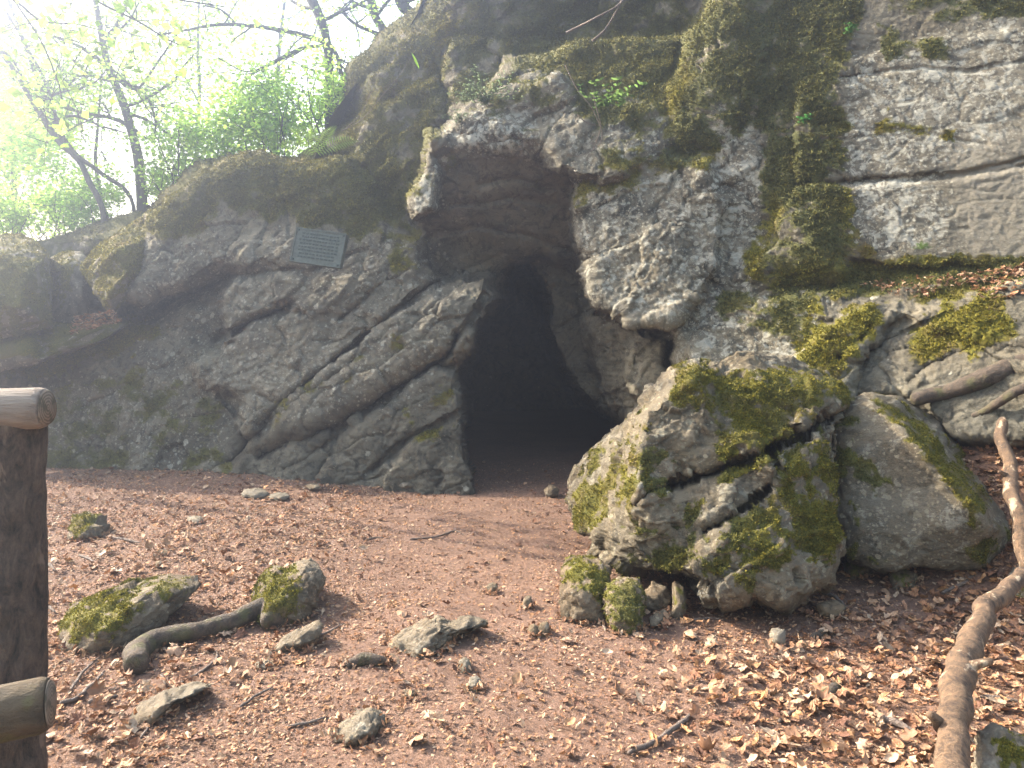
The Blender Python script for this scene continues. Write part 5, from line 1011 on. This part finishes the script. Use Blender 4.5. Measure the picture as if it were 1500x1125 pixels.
def herb(label, base, n, L, colr, lsize, spreadx=.5, name='plant', cat='plant', droop=.3, up=1.0, leafy=True):
    a = Acc(); w_ = Acc(); t = empty(name, tuple(base)); tag(t, label, cat)
    for q in range(n):
        d = np.array((rng.normal(0, spreadx), rng.uniform(-.6, 0), up * rng.uniform(.4, 1))); d /= np.linalg.norm(d); l = L * rng.uniform(.5, 1.1)
        P = np.array([np.array(base) + rng.normal(0, .02, 3) + d * l * s - np.array((0, 0, 1)) * droop * l * s * s for s in np.linspace(0, 1, 7)])
        V_, Q_, T_ = tube(P, np.linspace(.004, .0015, 7), 4, False); w_.add(V_, Q_, None, (.10, .14, .05, 1))
        if leafy:
            for k_ in range(1, 7):
                for sg in (-1, 1): blade(a, P[k_], d * .4 + np.array((sg * .7, -.3, rng.uniform(-.3, .5))), lsize * rng.uniform(.6, 1.2), lsize * .17, np.array(colr) * rng.uniform(.8, 1.2), .3, 3)
    child_at(w_.build('stems', M_leaf, None), t)
    if a.n: child_at(a.build('leaves', M_leaf, None, False), t)
herb('pale grey green feathery herb on the shelf over the cave', at(712, 150, 8.15), 46, .52, (.13, .18, .10), .028, .9)
herb('small feathery herb just below the larger one', at(672, 178, 8.15), 14, .25, (.10, .14, .08), .02, .7)
herb('broad leaved seedling in front of the dark hanging rock', at(905, 158, 7.25), 7, .40, (.10, .17, .05), .065, .6)
herb('leafy sprig among the hanging roots right of the cave top', at(880, 165, 7.3), 4, .4, (.055, .10, .03), .045, .5)
herb('little round leaved plant in the brown moss of the wall', at(1178, 178, 6.55), 4, .06, (.04, .14, .04), .035, .8)
herb('tiny green sprig high in the moss at upper right', at(1245, 44, 6.6), 4, .07, (.04, .11, .03), .035, .8)
a = Acc(); t = empty('strap_leaf', tuple(at(613, 102, 8.9))); tag(t, 'single upright bright green strap leaf on the sunny shelf', 'plant'); blade(a, at(614, 100, 8.9), (-.45, 0, 1), .22, .014, (.22, .42, .05), .05, 6); child_at(a.build('leaf_blade', M_leaf, None), t)
def vine(label, paths, Y, r, mat=M_twig, name='hanging_root', cat='root'):
    t = empty(name, tuple(at(paths[0][0][0], paths[0][0][1], Y))); tag(t, label, cat)
    for pl in paths:
        P = smooth_path([at(p[0], p[1], Y + (p[2] if len(p) > 2 else 0)) for p in pl], 6); V_, Q_, T_ = tube(P, np.linspace(r, r * .5, len(P)), 6, True, .05, 2); child_at(mk('strand', V_, [Q_, T_], mat), t)
vine('loop of thin pale roots hanging right of the cave top', [[(828, 95), (845, 130), (865, 155), (875, 175), (882, 195), (875, 215), (850, 228), (830, 226)], [(868, 135), (874, 160), (880, 185), (872, 210), (860, 236)], [(846, 168), (860, 180), (878, 184)]], 7.2, .006)
vine('pale twisted root at the top of the cliff', [[(830, 48, .3), (850, 38, .2), (875, 25, 0), (905, 8, 0), (915, -10, .1)], [(868, 60), (885, 45), (898, 25), (912, 0)]], 8.2, .016)
vine('long dry stems trailing down the sunny shelf', [[(500, 192), (530, 175), (560, 140), (585, 110), (602, 85)], [(505, 190), (530, 165), (545, 135), (570, 125)]], 9.0, .005, name='dry_stem', cat='stem')

# ------------------------------------------------------------------ haze in the air
m = bpy.data.materials.new('haze_air'); m.use_nodes = True; t = m.node_tree; t.nodes.clear(); o = t.nodes.new('ShaderNodeOutputMaterial'); pv = t.nodes.new('ShaderNodeVolumePrincipled')
pv.inputs['Color'].default_value = (0.56, 0.68, 1.0, 1); pv.inputs['Density'].default_value = 0.0235; pv.inputs['Anisotropy'].default_value = 0.87
t.links.new(pv.outputs[0], o.inputs['Volume'])
hz = boxes('haze', [(-62, 62, -22, 62, -3.5, 16)], m, None); tag(hz, kind='stuff')
